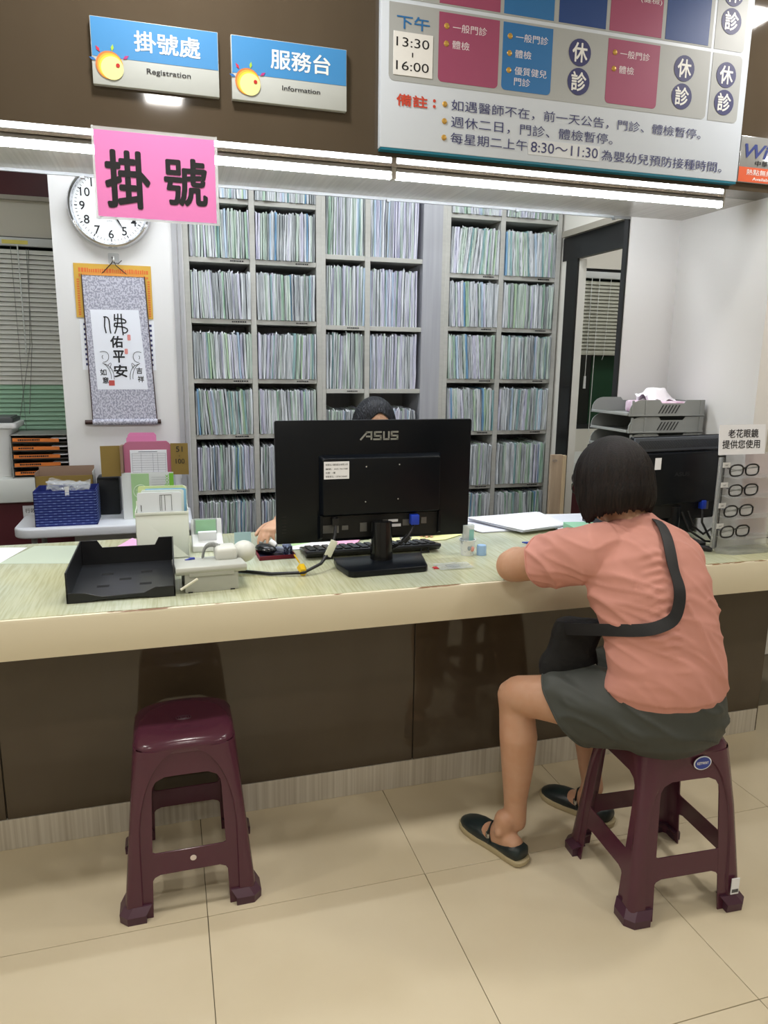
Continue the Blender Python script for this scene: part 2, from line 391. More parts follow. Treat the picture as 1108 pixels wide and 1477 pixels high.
for k in range(14):
    m_ = MB(); folder_geo(m_, 0, 0, 0, .0078, .215, 0, .2, R_)
    o = m_.out('proto', FM['grey white'], angle=60); VAR.append(o.data); bpy.data.objects.remove(o)
CH = []
rest = MB(); tips = MB()
def cell(x0, x1, z, h, kind, y=3.60, label=None, tight=1, lean0=None, fill=1):
    cnt = 0; rnd = R_; x = x0+.004; ph = rnd.uniform(0, 6); W = x1-x0; le = lean0 if lean0 is not None else rnd.uniform(-.1, .06)
    while x < x0+W*fill-.006:
        t = rnd.choice((.005, .006, .0075, .009, .011))*tight; name = rnd.choices(NAMES, weights(kind))[0]
        if x+t > x1: t = x1-x
        lean = le*sin(pi*min(1, (x-x0)/W)**.7)+.012*sin(ph+(x-x0)*40)
        hh = h*(1+rnd.uniform(-.035, .03)); yy = y+rnd.uniform(-.006, .01)
        xb = x+t/2-lean*hh*.5
        if label:
            o = link('chart_folder', VAR[rnd.randrange(len(VAR))])
            o.material_slots[0].link = 'OBJECT'; o.material_slots[0].material = FM[name]
            sh = Matrix(((t/.0078, 0, lean, xb), (0, 1, 0, yy), (0, 0, hh/.215, z+.0005), (0, 0, 0, 1)))
            o.location = (xb, yy, z+.0005); o.scale = (t/.0078, 1, hh/.215); o.rotation_euler = (0, math.atan(lean), 0)
            cnt += 1
            tag(o, '%s chart, %d%s from left, %s' % (name, cnt, {1: 'st', 2: 'nd', 3: 'rd'}.get(cnt if cnt < 20 else cnt % 10, 'th'), label), 'folder', 'charts in '+label)
        else:
            rest.mi = NAMES.index(name); folder_geo(rest, xb, yy, z+.0005, t, hh, lean, .2, rnd)
        if rnd.random() < .35:
            a = rnd.uniform(-.3, .3); tw = rnd.uniform(.004, .010)
            tips.mesh([(x, yy+.004, z+hh-.002), (x+tw, yy+.004, z+hh-.002), (x+tw*.5+a*.02, yy+.012, z+hh+rnd.uniform(.004, .013))], [(0, 1, 2)])
        x += t*(1.04 if rnd.random() < .6 else 1.3)
shm = mat('shelf_greige', '#b4b3ad', .45, col2='#a9a8a2', nscale=(3, 3, 60), namt=.6)
shm2 = mat('shelf_panel_grey', '#a7a8ad', .45, col2='#9a9ba2', nscale=(60, 60, 2), namt=.8)
def unit(name_label, x0, x1, div, boards, Y=3.605, dp=.30, wl=.026, wr=.026, bottom=.1, kinds=('L', 'L')):
    cx = (x0+x1)/2
    t = thing('filing_shelf', name_label, 'shelf', (cx, Y, 0))
    A = x0-cx; B = x1-cx; D = div-cx
    for a, b, nm in ((A, A+wl, 'side_panel'), (B-wr, B, 'side_panel'), (D-.013, D+.013, 'divider')):
        MB().bx(a, b, 0, dp, 0, 2.5).out(nm, shm, t, bevel=.0015, seg=1)
    MB().bx(A, B, dp, dp+.01, 0, 2.5).out('back_panel', shm2, t)
    for z in boards+[bottom]:
        for a, b in ((A+wl, D-.013), (D+.013, B-wr)):
            MB().bx(a, b, .004, dp, z-.022, z).out('shelf', shm, t, bevel=.001, seg=1)
    for z in boards[1:-1]:
        for b in (D-.013-.09, B-wr-.10):
            m = MB()
            xx = b
            for q in range(7):
                ww_ = R_.uniform(.004, .009); m.bx(xx, xx+ww_, .0025, .0035, z-.014, z-.008); xx += ww_+.0025
            m.out('label_print', M_['ink'], t)
    return t
LB = [2.15, 1.888, 1.613, 1.335, 1.068, .795, .52, .25]
unit('left grey filing shelf packed with patient charts, beside the white pier', .10, .745, .415, LB)
rows = ['', 'first full row', 'second full row', 'third full row', 'fourth full row']
for i, z in enumerate(LB):
    for c, (a, b) in enumerate(((.126, .402), (.428, .719))):
        lab = None
        if 1 <= i <= 4: lab = '%s column, %s of left shelf' % (('left', 'right')[c], rows[i])
        cell(a, b, z, .212, 'L', label=lab)
MBd = [1.93, 1.598, 1.288, .965, .64, .3]
unit('tall middle filing shelf with wide grey end panel and denser lilac charts', .745, 1.385, .9765, MBd, wl=.02, wr=.022)
MB().bx(1.262-1.065, 1.364-1.065, -.002, .3, 0, 2.5).out('filler_panel', shm2, bpy.data.objects['filing_shelf.001'])
for i, z in enumerate(MBd):
    h = (.30, .278, .268, .215, .21, .2)[i]
    cell(.766, .963, z, h, 'M', y=3.615, tight=.8, lean0=.02); cell(.99, 1.24, z, h if i != 1 else .27, 'MR', y=3.615, tight=.75, lean0=.01)
RB = [2.16, 1.872, 1.608, 1.342, 1.067, .772, .5]
unit('right grey filing shelf packed with green edged charts, beside the black doorway', 1.385, 2.035, 1.697, RB, wl=.024)
for i, z in enumerate(RB):
    for c, (a, b) in enumerate(((1.41, 1.683), (1.711, 2.008))): cell(a, b, z, .22, 'R', lean0=(.12 if (i == 1 and c == 0) else (-.08 if (i, c) in ((1, 1), (3, 0)) else None)))
tag(rest.out('chart_folders', [FM[k] for k in NAMES], angle=60), 'remaining tightly packed patient charts filling the other shelf compartments', 'folders', kind='stuff')
tag(tips.out('plastic_tab_tips', mat('clear_tab', '#d9dee2', .2, alpha=.75)), 'small crinkled clear tabs sticking up along the tops of the charts', 'tabs', kind='stuff')
# ------------------------------------------------------------------ signs on the bulkhead
W_ = M_['white']; INK = M_['ink']
board = mat('board_white', '#d0d9e6', .45); greyc = mat('board_grey', '#a9adaf', .45); pinkc = mat('board_plum', '#9c4a6b', .45)
bluec = mat('board_blue', '#2c70ae', .45); navyc = mat('board_navy', '#1f4282', .45); goldc = mat('board_gold', '#c39a4c', .3, .3); redc = mat('board_red', '#c8452f', .5)
YB = 2.004
t = thing('timetable_board', 'large clinic timetable board with coloured cells and Chinese notes', 'sign', (1.15, 2.017, 1.983))
ox, oz = 1.15, 1.983; y0 = YB-2.017
def bp(x0, z0, x1, z1, m, nm, r=.008, c=(1, 1, 1, 1), lay=0):
    return MB().prism(rrect(x0-ox, z0-oz, x1-ox, z1-oz, r, 4, c), 'y', y0-.0003-lay*.0006, y0-.0009-lay*.0006).out(nm, m, t)
MB().bx(.574-ox, 1.727-ox, y0, .012, 0, CEIL-.02-oz).out('board', board, t, bevel=.002)
MB().bx(.576-ox, 1.725-ox, y0+.001, .012, -.006, 0).out('board_edge', mat('teal_edge', '#0e6c84', .4), t)
def tx(s, x0, z0, x1, z1, m, bold=0, lay=2, nm='lettering'):
    return text(s, m, t, ((x0+x1)/2-ox, y0-.0006*lay-.0006, (z0+z1)/2-oz), abs(x1-x0), abs(z1-z0), bold, nm)
bp(.595, 2.147, 1.588, 2.331, greyc, 'table_row', .014, (1, 0, 0, 1)); bp(1.597, 2.147, 1.703, 2.331, greyc, 'table_row', .014, (1, 1, 0, 0))
bp(.595, 2.341, 1.588, 2.62, greyc, 'table_row', .014, (0, 0, 0, 0)); bp(1.597, 2.341, 1.703, 2.62, greyc, 'table_row', .01, (1, 0, 0, 0))
for x0, x1, m in ((.732, .906, pinkc), (.917, 1.067, bluec), (1.242, 1.413, pinkc)): bp(x0, 2.158, x1, 2.325, m, 'table_cell', .012, (1, 0, 0, 1), 1)
for x0, x1, m in ((.732, .906, pinkc), (.917, 1.067, bluec), (1.082, 1.23, navyc), (1.242, 1.413, pinkc), (1.426, 1.575, navyc)): bp(x0, 2.345, x1, 2.52, m, 'table_cell', .008, (0, 1, 1, 0), 1)
tx('下午', .616, 2.272, .706, 2.303, bluec, .02)
MB().bx(.607-ox, .716-ox, y0-.0028, y0-.001, 2.161-oz, 2.264-oz).out('time_card', W_, t, bevel=.0004, seg=1)
text('13:30', INK, t, (.66-ox, y0-.0032, 2.240-oz), .091, .022); text('16:00', INK, t, (.66-ox, y0-.0032, 2.184-oz), .091, .022)
MB().bx(.658-ox, .661-ox, y0-.0034, y0-.003, 2.206-oz, 2.217-oz).out('lettering', INK, t)
lt = mat('board_pale_text', '#e6dfe6', .5)
for x, s1, z in ((.771, '一般門診', 2.292), (.771, '體檢', 2.251), (.955, '一般門診', 2.292), (.955, '體檢', 2.251), (.955, '優質健兒', 2.209), (.955, '門診', 2.182), (1.282, '一般門診', 2.290), (1.282, '體檢', 2.249)):
    tx(s1, x, z-.010, x+.0245*len(s1), z+.010, lt)
for x, z in ((.754, 2.293), (.754, 2.251), (.938, 2.292), (.938, 2.25), (.938, 2.208), (1.265, 2.291), (1.265, 2.249), (.754, 2.104), (.754, 2.062), (.754, 2.021)):
    MB().sph((x-ox, y0-.0015, z-oz), (.0075, .0025, .0075), 12, 6).out('bullet', goldc, t)
for x, z in ((1.153, 2.277), (1.154, 2.203), (1.50, 2.276), (1.499, 2.201), (1.649, 2.275), (1.65, 2.2), (1.649, 2.419), (1.649, 2.493)):
    MB().disc((x-ox, y0-.0014, z-oz), .035).out('round_mark', M_['navy'], t)
    ch = '休' if z in (2.277, 2.276, 2.275, 2.493) else '診'
    tx(ch, x-.023, z-.024, x+.023, z+.024, W_, .025, 3)
tx('備註', .618, 2.088, .704, 2.116, redc, .03)
for dz in (.006, -.008): MB().disc((.724-ox, y0-.001, 2.103+dz-oz), .004).out('lettering', redc, t)
tx('如遇醫師不在，前一天公告，門診、體檢暫停。', .773, 2.090, 1.578, 2.118, M_['navy'], .0)
tx('週休二日，門診、體檢暫停。', .773, 2.048, 1.277, 2.077, M_['navy'])
tx('每星期二上午', .773, 2.008, 1.005, 2.036, M_['navy']); tx('為嬰幼兒預防接種時間。', 1.243, 2.004, 1.665, 2.033, M_['navy'])
bp(1.008, 2.001, 1.237, 2.041, mat('board_patch', '#d4d9df', .4), 'patch', .001)
tx('8:30～11:30', 1.016, 2.008, 1.231, 2.035, M_['navy'])
text('(健檢)', lt, t, (1.372-ox, y0-.002, 2.435-oz), .07, .017)

def sun_sign(x0, s1, s2, label):
    t = thing('hanging_sign', label, 'sign', (x0+.147, 2.03, 2.062))
    MB().bx(-.147, .147, -.016, 0, 0, .146).out('plate', mat('sign_grey', '#bcc2c2', .35), t, bevel=.0015)
    MB().bx(-.1455, .1455, -.0166, -.0158, .0605, .1445).out('blue_band', mat('sign_blue', '#3f86c2', .35), t)
    f = -.0172
    text(s1, W_, t, (.027, f, .103), .152, .044, .02); text(s2, INK, t, (.0275, f, .0385), .103 if s2[0] == 'R' else .098, .0155 if s2[0] == 'R' else .0115, .01)
    cx, cz = -.107, .040
    for k, (dx, dz, r, c) in enumerate(((-.001, .003, .031, '#c9763c'), (.001, .001, .029, '#e7a93a'), (.003, -.001, .027, '#ead441'), (.005, -.003, .0255, '#e8e29a'))):
        MB().disc((cx+dx, f-.0003*k, cz+dz), r).out('sun_disc', mat('sun%d' % k, c, .4), t)
    MB().disc((cx+.018, f-.002, cz+.004), .0045).out('sun_eye', mat('sun_eye', '#b3201e', .4), t)
    for a, c, rr in ((125, '#c02a4a', .044), (80, '#9dc23a', .042), (33, '#b0307a', .044), (160, '#2a6cb4', .0405)):
        a = math.radians(a); p = Vector((cx+rr*cos(a), 0, cz+rr*sin(a))); d = Vector((cos(a), 0, sin(a))); n = Vector((-sin(a), 0, cos(a)))
        pts = [p-d*.008, p+n*.0035, p+d*.008, p-n*.0035]
        MB().prism([(q.x, q.z) for q in pts], 'y', f, f-.0006).out('petal', mat('petal'+c[1:], c, .4), t)
sun_sign(-.134, '掛號處', 'Registration', 'blue and grey sign plate reading Registration, on the brown bulkhead')
sun_sign(.191, '服務台', 'Information', 'blue and grey sign plate reading Information, right of the Registration sign')
# pink sheet in a clear sleeve
pinkp = mat('pink_paper', '#ee88cc', .5)
t = thing('paper_notice', 'pink paper notice with bold black Chinese characters in a clear sleeve', 'notice', (0, 2.02, 1.765))
MB().bx(-.141, .143, -.0062, -.0055, 0, .197).out('pink_sheet', pinkp, t)
MB().bx(-.146, .150, -.0050, -.0044, -.006, .205).bx(-.146, -.141, -.008, -.0044, -.006, .205).bx(.146, .150, -.008, -.0044, -.006, .205).bx(-.146, .15, -.008, -.0044, -.006, -.002).out('clear_sleeve', mat('clear_film', '#e6e9ec', .08, alpha=.35), t)
text('掛', INK, t, (-.068, -.0072, .088), .100, .128, .028); text('號', INK, t, (.070, -.0072, .092), .100, .108, .028)
# wifi sign
t = thing('wifi_sign', 'small silver and orange wireless hotspot sign beside the timetable board', 'sign', (1.85, 2.03, 1.989))
MB().bx(-.105, .105, -.008, 0, 0, .134).out('plate', mat('wifi_silver', '#bcbfc2', .15, .6), t, bevel=.001)
MB().bx(-.104, .104, -.0085, -.0078, .002, .045).out('orange_band', mat('wifi_orange', '#d2572a', .3), t)
text('Wi-Fi', mat('wifi_navy', '#1c2f78', .3), t, (-.005, -.0092, .092), .17, .04, .02, shear=.25)
text('中華電信', INK, t, (.005, -.0092, .058), .10, .016, .01); text('熱點無線上網', W_, t, (0, -.0092, .031), .15, .017); text('Available here', W_, t, (.01, -.0092, .012), .12, .009, .01)

# ------------------------------------------------------------------ clock
t = thing('wall_clock', 'large round chrome rimmed wall clock behind the pink notice', 'clock', (-.203, 3.598, 2.072))
c = MB(); n = 48; prof = [(.150, -.02), (.153, -.034), (.160, -.042), (.168, -.040), (.173, -.028), (.175, 0), (.15, 0)]
c.loft([[Vector((r*cos(2*pi*k/n), y, r*sin(2*pi*k/n))) for k in range(n)] for r, y in prof], cap=False).out('chrome_rim', M_['chrome'], t)
MB().disc((0, -.016, 0), .152, .004, 48).out('clock_face', mat('clock_white', '#e9ecef', .4), t)
for k in range(1, 13):
    a = pi/2-k*pi/6; text(str(k), INK, t, (.112*cos(a), -.021, .112*sin(a)), None, .036, .008, name='numeral')
m = MB()
for k in range(60):
    a = pi/30*k; r = .138
    m.box((r*cos(a), -.0208, r*sin(a)), (.009 if k % 5 else .012, .0006, .0018 if k % 5 else .004), m=Matrix.Rotation(-a, 3, 'Y'))
tag(m.out('minute_marks', INK, t), kind='stuff')
for a, l, w_ in ((math.radians(90-7.4*30), .07, .006), (math.radians(90-25*6), .105, .004)):
    d = Vector((cos(a), 0, sin(a)))
    MB().ribbon([(-d.x*.02, -d.z*.02), (d.x*l*.6, d.z*l*.6), (d.x*l, d.z*l)], [w_, w_*1.6, .001], -.022 if l < .1 else -.0235).out('clock_hand', INK, t)
MB().disc((0, -.024, 0), .007, .003).out('hand_cap', INK, t)
text('QUARTZ', INK, t, (-.004, -.0205, -.058), .022, .004)

# ------------------------------------------------------------------ scroll, posters behind it
PY = 3.6
t = thing('yellow_poster', 'yellow almanac poster with small orange print, half hidden by the scroll', 'poster', (-.2, PY, 1.602))
MB().bx(-.17, .156, -.0045, -.0025, 0, .232).out('sheet', mat('yellow_paper', '#cfa440', .5), t)
for z0, z1 in ((.195, .215), (.175, .190)):
    m = MB(); x = -.15
    while x < .14:
        wd = R_.uniform(.004, .010); m.bx(x, x+wd, -.0052, -.0046, z0, z1-R_.uniform(0, .006)); x += wd+.003
    m.out('print_line', mat('orange_print', '#d4692f', .5), t)
for x in (-.156, .142):
    m = MB(); z = .01
    while z < .17: m.bx(x-.004, x+.006, -.0052, -.0046, z, z+.006); z += .010
    tag(m.out('print_column', mat('orange_print', '#d4692f', .5), t), kind='stuff')
t = thing('wall_calendar', 'white calendar sheet behind the hanging scroll, below the yellow poster', 'calendar', (-.2, PY, 1.372))
MB().bx(-.160, .158, -.002, -.0005, 0, .222).out('sheet', M_['paper'], t)
for xa, xb in ((-.145, -.13), (.135, .147)):
    m = MB(); z = .02
    while z < .2: m.bx(xa, xb, -.0026, -.002, z, z+.010); z += .022
    tag(m.out('print_column', M_['navy'], t), kind='stuff')
t = thing('wall_hook', 'clear adhesive hook holding the scroll cord', 'hook', (-.2, PY, 1.855))
MB().prism(rrect(-.023, -.02, .023, .028, .006), 'y', -.0008, -.003).out('adhesive_pad', mat('clear_pad', '#dadcdd', .15, alpha=.6), t)
MB().tube([(0, -.003, .012), (0, -.012, .010), (0, -.016, -.004), (0, -.024, -.008), (0, -.028, 0)], .0035, 8).out('hook', M_['white'], t)
t = thing('hanging_scroll', 'hanging scroll with black calligraphy on grey patterned brocade', 'scroll', (-.2, PY, 1.13))
YS = -.014
bro = mat('brocade', '#c6c6d3', .7, col2='#9696a6', nscale=(150, 150, 110), namt=1, detail=5, ramp=(.47, .53))
def sx_(z): # slight lean and taper, measured
    f = z/.658; return (-.131*(1-f)-.138*f, .151*(1-f)+.126*f)
rows_ = []
for k in range(13):
    z = .012+.646*k/12; a, b = sx_(z); rows_.append((a, b, z))
for nm, inset, m_, yy, zz in (('brocade_mount', 0, bro, YS, None),):
    m = MB()
    m.loft([[Vector((a, yy, z)), Vector((b, yy, z)), Vector((b, yy+.0015, z)), Vector((a, yy+.0015, z))] for a, b, z in rows_]); m.out(nm, m_, t)
for s_ in (0, 1):
    MB().tube([((a, b)[s_], YS-.0003, z) for a, b, z in rows_], .0022, 6).out('edge_band', mat('scroll_edge', '#3b2524', .5), t)
MB().loft([[Vector((-.112, YS-.0008, .507)), Vector((.094, YS-.0008, .510)), Vector((.094, YS, .510)), Vector((-.112, YS, .507))], [Vector((-.102, YS-.0008, .154)), Vector((.117, YS-.0008, .155)), Vector((.117, YS, .155)), Vector((-.102, YS, .154))]]).out('painting_paper', mat('scroll_paper', '#e9ecf6', .7), t)
MB().tube([(-.165, YS+.002, .006), (.168, YS+.002, .006)], .0105, 12).out('roller', mat('roller_wood', '#38201c', .4), t)
MB().tube([(-.132, YS+.001, .006), (.152, YS+.001, .006)], .0135, 12).out('roller_cloth', bro, t)
MB().bx(-.138, .126, YS-.002, YS+.004, .654, .664).out('top_rod', mat('gold_rod', '#d9913b', .4), t)
MB().tube([(-.055, YS, .66), (-.012, YS-.002, .705), (-.002, -.016, .720)], .0022, 6).tube([(.055, YS, .66), (.008, YS-.002, .70), (0, -.016, .720)], .0022, 6).tube([(-.006, YS-.002, .735), (.002, -.02, .71), (.020, YS-.004, .708), (.034, YS-.002, .722)], .0022, 6).out('cord', mat('dark_cord', '#2c2018', .6), t)
Yc = YS-.0015
# large seal-script character built of strokes
def strokes(nm, L, wd, m=INK):
    q = MB()
    for s_ in L: q.ribbon(s_, wd, Yc, .0005)
    q.out(nm, m, t)
def bez(p, n=8):
    p = [Vector(a) for a in p]; out = []
    for k in range(n+1):
        u = k/n; q = p[:]
        while len(q) > 1: q = [q[i]*(1-u)+q[i+1]*u for i in range(len(q)-1)]
        out.append(tuple(q[0]))
    return out
strokes('calligraphy', [bez([(-.058, .476), (-.022, .484), (-.04, .44), (-.03, .404)])+[], [(-.052, .476), (-.055, .435), (-.050, .405)],
    [(-.010, .490), (-.012, .462), (-.004, .462)], bez([(-.012, .470), (.045, .474), (.035, .452)]), [(.034, .452), (-.012, .450)], [(-.012, .450), (-.014, .436)], bez([(-.014, .436), (.075, .440), (.035, .398), (.022, .410)]),
    bez([(.004, .492), (.004, .44), (-.014, .404)]), bez([(.018, .492), (.018, .44), (.022, .398)])], .0055)
text('佑', INK, t, (-.008, Yc, .368), .052, .050, .03, name='calligraphy'); text('平', INK, t, (-.002, Yc, .303), .048, .052, .03, name='calligraphy'); text('安', INK, t, (.002, Yc, .238), .056, .054, .03, name='calligraphy')
for ch, x, z in (('如', -.073, .232), ('意', -.065, .196), ('吉', .083, .240), ('祥', .088, .202)): text(ch, INK, t, (x, Yc, z), .026, .028, .02, name='calligraphy')
for s_, nm in ((-1, 'monk_line_drawing'), (1, 'monk_line_drawing')):
    cx = -.052 if s_ < 0 else .066
    def q(L): return [(cx+ -s_*a, z) for a, z in L]
    strokes(nm, [bez(q([(-.03, .322), (.0, .334), (.012, .31), (.004, .292)])), bez(q([(-.018, .308), (-.026, .30), (-.018, .292)])), bez(q([(.004, .292), (.002, .282), (-.012, .276), (-.018, .278)])), bez(q([(-.022, .274), (.01, .255), (.014, .22), (.012, .202)]), 8), bez(q([(-.016, .27), (.022, .262), (.026, .22), (.024, .2)]), 8), bez(q([(.0, .262), (.018, .285), (.018, .27), (.008, .25)]))], .002)
sealm = mat('seal_red', '#d98b86', .6)
for x, z, a, b in ((.046, .388, .007, .013), (.031, .326, .007, .012)): MB().prism(rrect(x-a, z-b, x+a, z+b, .004), 'y', Yc, Yc-.0004).out('seal_stamp', sealm, t)
MB().prism(rrect(-.052, .172, -.027, .196, .001), 'y', Yc, Yc-.0004).out('seal_stamp', mat('seal_red2', '#c0504a', .6), t)

# ------------------------------------------------------------------ blinds
def blind(label, x0, x1, ztop, zbot, pitch, mats, split, Y=4.275, tilt=1.05):
    cx = (x0+x1)/2; W = (x1-x0)/2
    t = thing('window_blind', label, 'blind', (cx, Y, zbot))
    Hh = ztop-zbot
    MB().bx(-W, W, -.02, .012, Hh-.005, Hh+.035).out('headrail', mat('headrail', '#c9ccc9', .4), t, bevel=.002)
    n = int((Hh-.02)/pitch); c, s_ = cos(tilt), sin(tilt); pr = {}
    for k in range(n):
        z = Hh-.02-pitch*(k+.5); m_ = mats[1] if zbot+z < split else mats[0]
        if m_ not in pr:
            pts = []
            for q in (-1, 0, 1): pts.append((q*.0125*c, q*.0125*-s_*-1+(.0015 if q == 0 else 0)))
            poly = pts+[(a, b-.0006) for a, b in pts[::-1]]
            pr[m_] = MB().prism(poly, 'x', -W, W).out('slat', m_, t, angle=60).data; o = bpy.data.objects['slat'] if False else None
            o = [q for q in t.children if q.data == pr[m_]][0]
        else: o = link('slat', pr[m_], t)
        o.location = (0, 0, z)
    MB().bx(-W, W, -.014, .014, 0, .018).out('bottom_rail', mats[1], t, bevel=.002)
    for xx in (-W*.75, W*.72): MB().tube([(xx, -.016, Hh), (xx, -.016, .01)], .0012, 5).out('ladder_cord', mat('cord_grey', '#7d807b', .6), t)
    return t, W, Hh
cs = mat('slat_cream', '#dcdcd4', .45); gs = mat('slat_green', '#a0c8ac', .45); rs = mat('slat_beige', '#b3b3a3', .45)
t, W, Hh = blind('wide cream window blind turning green near the bottom, behind the left cabinet', -2.1, -.505, 1.985, .93, .0235, (cs, gs), 1.275)
MB().tube([(W-.19, -.022, Hh), (W-.19, -.024, Hh-.55)], .0035, 6).out('tilt_wand', mat('clear_wand', '#d8dcd8', .2), t)
MB().tube([(W-.15, -.022, Hh-.02), (W-.16, -.024, Hh-.5), (W-.2, -.024, .2)], .0016, 5).tube([(W-.14, -.022, Hh-.02), (W-.17, -.024, Hh-.5), (W-.26, -.024, .12)], .0016, 5).out('pull_cord', mat('cord_grey', '#7d807b', .6), t)
MB().bx(W-.26, W-.14, -.0225, -.020, Hh+.003, Hh+.022).out('yellow_sticker', mat('yellow_sticker', '#e0d36a', .5), t)
t, W, Hh = blind('beige window blind half raised over a dark window, seen through the black doorway', 2.535, 3.38, 1.97, 1.485, .0225, (rs, rs), 0)
for dx, l in ((.10, .62), (.155, .98)): MB().tube([(-W+dx, -.022, Hh), (-W+dx-.008, -.024, Hh-l)], .0025, 6).out('tilt_wand' if l < .7 else 'pull_cord', mat('clear_wand', '#d8dcd8', .2), t)
MB().tube([(-W+.24, -.022, Hh), (-W+.22, -.024, 0), (-W+.21, -.024, -.03)], .0016, 5).out('pull_cord', mat('clear_wand', '#d8dcd8', .2), t)
MB().cyl((-W+.092, -.024, Hh-.62), (-W+.092, -.024, Hh-.70), .007, .009, 8).out('wand_grip', W_, t)

# ------------------------------------------------------------------ stools
plum = mat('plum_plastic', '#502838', .2, spec=.6, bump=.012, bscale=300); plumd = mat('plum_plastic_foot', '#4a2d3c', .35)
def stool(label, x, y, rz, full):
    t = thing('plastic_stool', label, 'stool', (x, y, 0), rz, group='plum plastic stools')
    HT = .47
    def Hh(z): return .128+(.170-.128)*(1-z/HT)**1.05
    def leg(sx, sy):
        rings = []
        zs = [0, .03, .10, .11, .17, .18, .24, .29, .33, .35, .365, .375, .3755, .39, .405, .425, .447]
        for z in zs:
            h = Hh(z); b0 = .086+.012*(1-z/.38)
            if z <= .34: b = b0
            elif z <= .3751: b = b0-.035*(1-sqrt(max(0, 1-((z-.34)/.0351)**2)))
            else: b = 0
            b = max(b, 0)
            cc = .124 if z < .21 else .124*sqrt(max(0, 1-((z-.21)/.241)**2))
            cc = max(cc, b+.006); cc = min(cc, h-.012)
            b = min(b, cc-.004)
            th = .0035; rec = .006; ch = .020+.034*(z/HT)**3
            o = [(b, h-rec), (cc-.003, h-rec), (cc, h-.0005)]
            rr = min(ch, h-cc-.001)
            for k in range(5):
                a = pi/2*k/4; o.append((h-rr+rr*sin(a), h-rr+rr*cos(a)))
            o += [(h-.0005, cc), (h-rec, cc-.003), (h-rec, b)]
            hi = h-rec-th; o += [(hi, b), (hi, hi-.012), (hi-.012, hi), (b, hi)]
            P = [Vector((a*sx, c_*sy, z)) for a, c_ in o]
            if sx*sy < 0: P = P[::-1]
            rings.append(P)
        return MB().loft(rings).out('leg', plum, t, angle=50)
    for sx in (-1, 1):
        for sy in (-1, 1):
            lg = leg(sx, sy); h = Hh(0)
            m = MB()
            def oc(hh, z, inn): # octagonal corner boot
                e = .066; c_ = .020
                pts = [(hh-e, hh), (hh-c_, hh), (hh, hh-c_), (hh, hh-e), (hh-.012-inn, hh-e), (hh-.012-inn, hh-.016-inn), (hh-.016-inn, hh-.012-inn), (hh-e, hh-.012-inn)]
                P = [Vector((a*sx, c2*sy, z)) for a, c2 in pts]
                return P if sx*sy > 0 else P[::-1]
            m.loft([oc(h+.010, 0, .01), oc(h+.011, .022, .01), oc(h+.002, .034, .01), oc(h-.003, .040, .008)]).out('foot', plumd, lg, angle=25)
    # stretchers
    for a in range(4):
        z0, z1 = .112, .172; A = Matrix.Rotation(a*pi/2, 3, 'Z')
        def pt(u, z, dy): return A@Vector((u, -(Hh(z)-.006-dy), z))
        o = []
        wl = .100
        prof = [(-wl, z0-.022), (-wl+.010, z0-.006), (-wl+.025, z0), (wl-.025, z0), (wl-.010, z0-.006), (wl, z0-.022), (wl, z1+.016), (wl-.006, z1+.004), (wl-.014, z1), (-wl+.014, z1), (-wl+.006, z1+.004), (-wl, z1+.016)]
        MB().loft([[pt(u, z, 0.0005) for u, z in prof], [pt(u, z, .0045) for u, z in prof]]).out('stretcher', plum, t, bevel=.001, seg=1)
        if full and a == 0:
            c0 = pt(.008, .146, -.001); MB().prism([(c0.x+.008*cos(q*pi/8), c0.z+.008*sin(q*pi/8)) for q in range(16)], 'y', c0.y, c0.y-.0008).out('round_sticker', mat('cream_sticker', '#e6d9d2', .5), t)
    # seat: gently dished top with rolled rim merging into the skirt
    def sq(hx, z, pw, n=48, bow=0):
        out = []
        for k in range(n):
            a = 2*pi*(k+.5)/n; c_, s_ = cos(a), sin(a)
            rr = (abs(c_)**pw+abs(s_)**pw)**(-1/pw)
            out.append(Vector((hx*rr*c_, hx*rr*s_, z+bow*(abs(c_*s_)*2)**2)))
        return out
    MB().loft([sq(.1270, .436, 5), sq(.1296, .444, 5), sq(.1298, .450, 5, bow=-.001), sq(.1278, .459, 4.6, bow=-.003), sq(.122, .4665, 4.2, bow=-.004), sq(.112, .471, 4, bow=-.003), sq(.095, .472, 3.6), sq(.07, .4705, 3.2), sq(.045, .4690, 3), sq(.012, .468, 2)]).out('seat', plum, t, angle=60)
    m = MB()
    for k in range(3): m.tube([(.020*(1-.3*k)*cos(q*pi/8), .012*(1-.3*k)*sin(q*pi/8), .4685) for q in range(16)], .0012, 5, closed=True)
    m.out('seat_emblem', plumd, t)
    return t
s = stool('plum plastic stool standing empty below the left part of the counter', .003, 1.895, 0, True)
s2 = stool('plum plastic stool the woman in the salmon shirt sits on', 1.258, 1.525, math.radians(-3), False)
sf = -.1355
m = MB().disc((.028, -.1315, .421), .019, .0016, 28, 1.35).out('brand_sticker', mat('sticker_white', '#e8ecf4', .3), s2)
m = MB().disc((.028, -.1332, .421), .0165, .0006, 28, 1.37).out('sticker_center', mat('sticker_blue', '#2a3f98', .3), m)
text('KEYWAY', W_, m, (.028, -.1342, .4215), .034, .008, .03)
bl = MB().bx(.128, .152, -.1705, -.1685, .045, .092).out('barcode_label', M_['paper'], s2)
q = MB()
for k in range(11): q.bx(.131+.0018*k, .1318+.0018*k, -.1712, -.1704, .050, .060)
q.out('barcode', INK, bl)
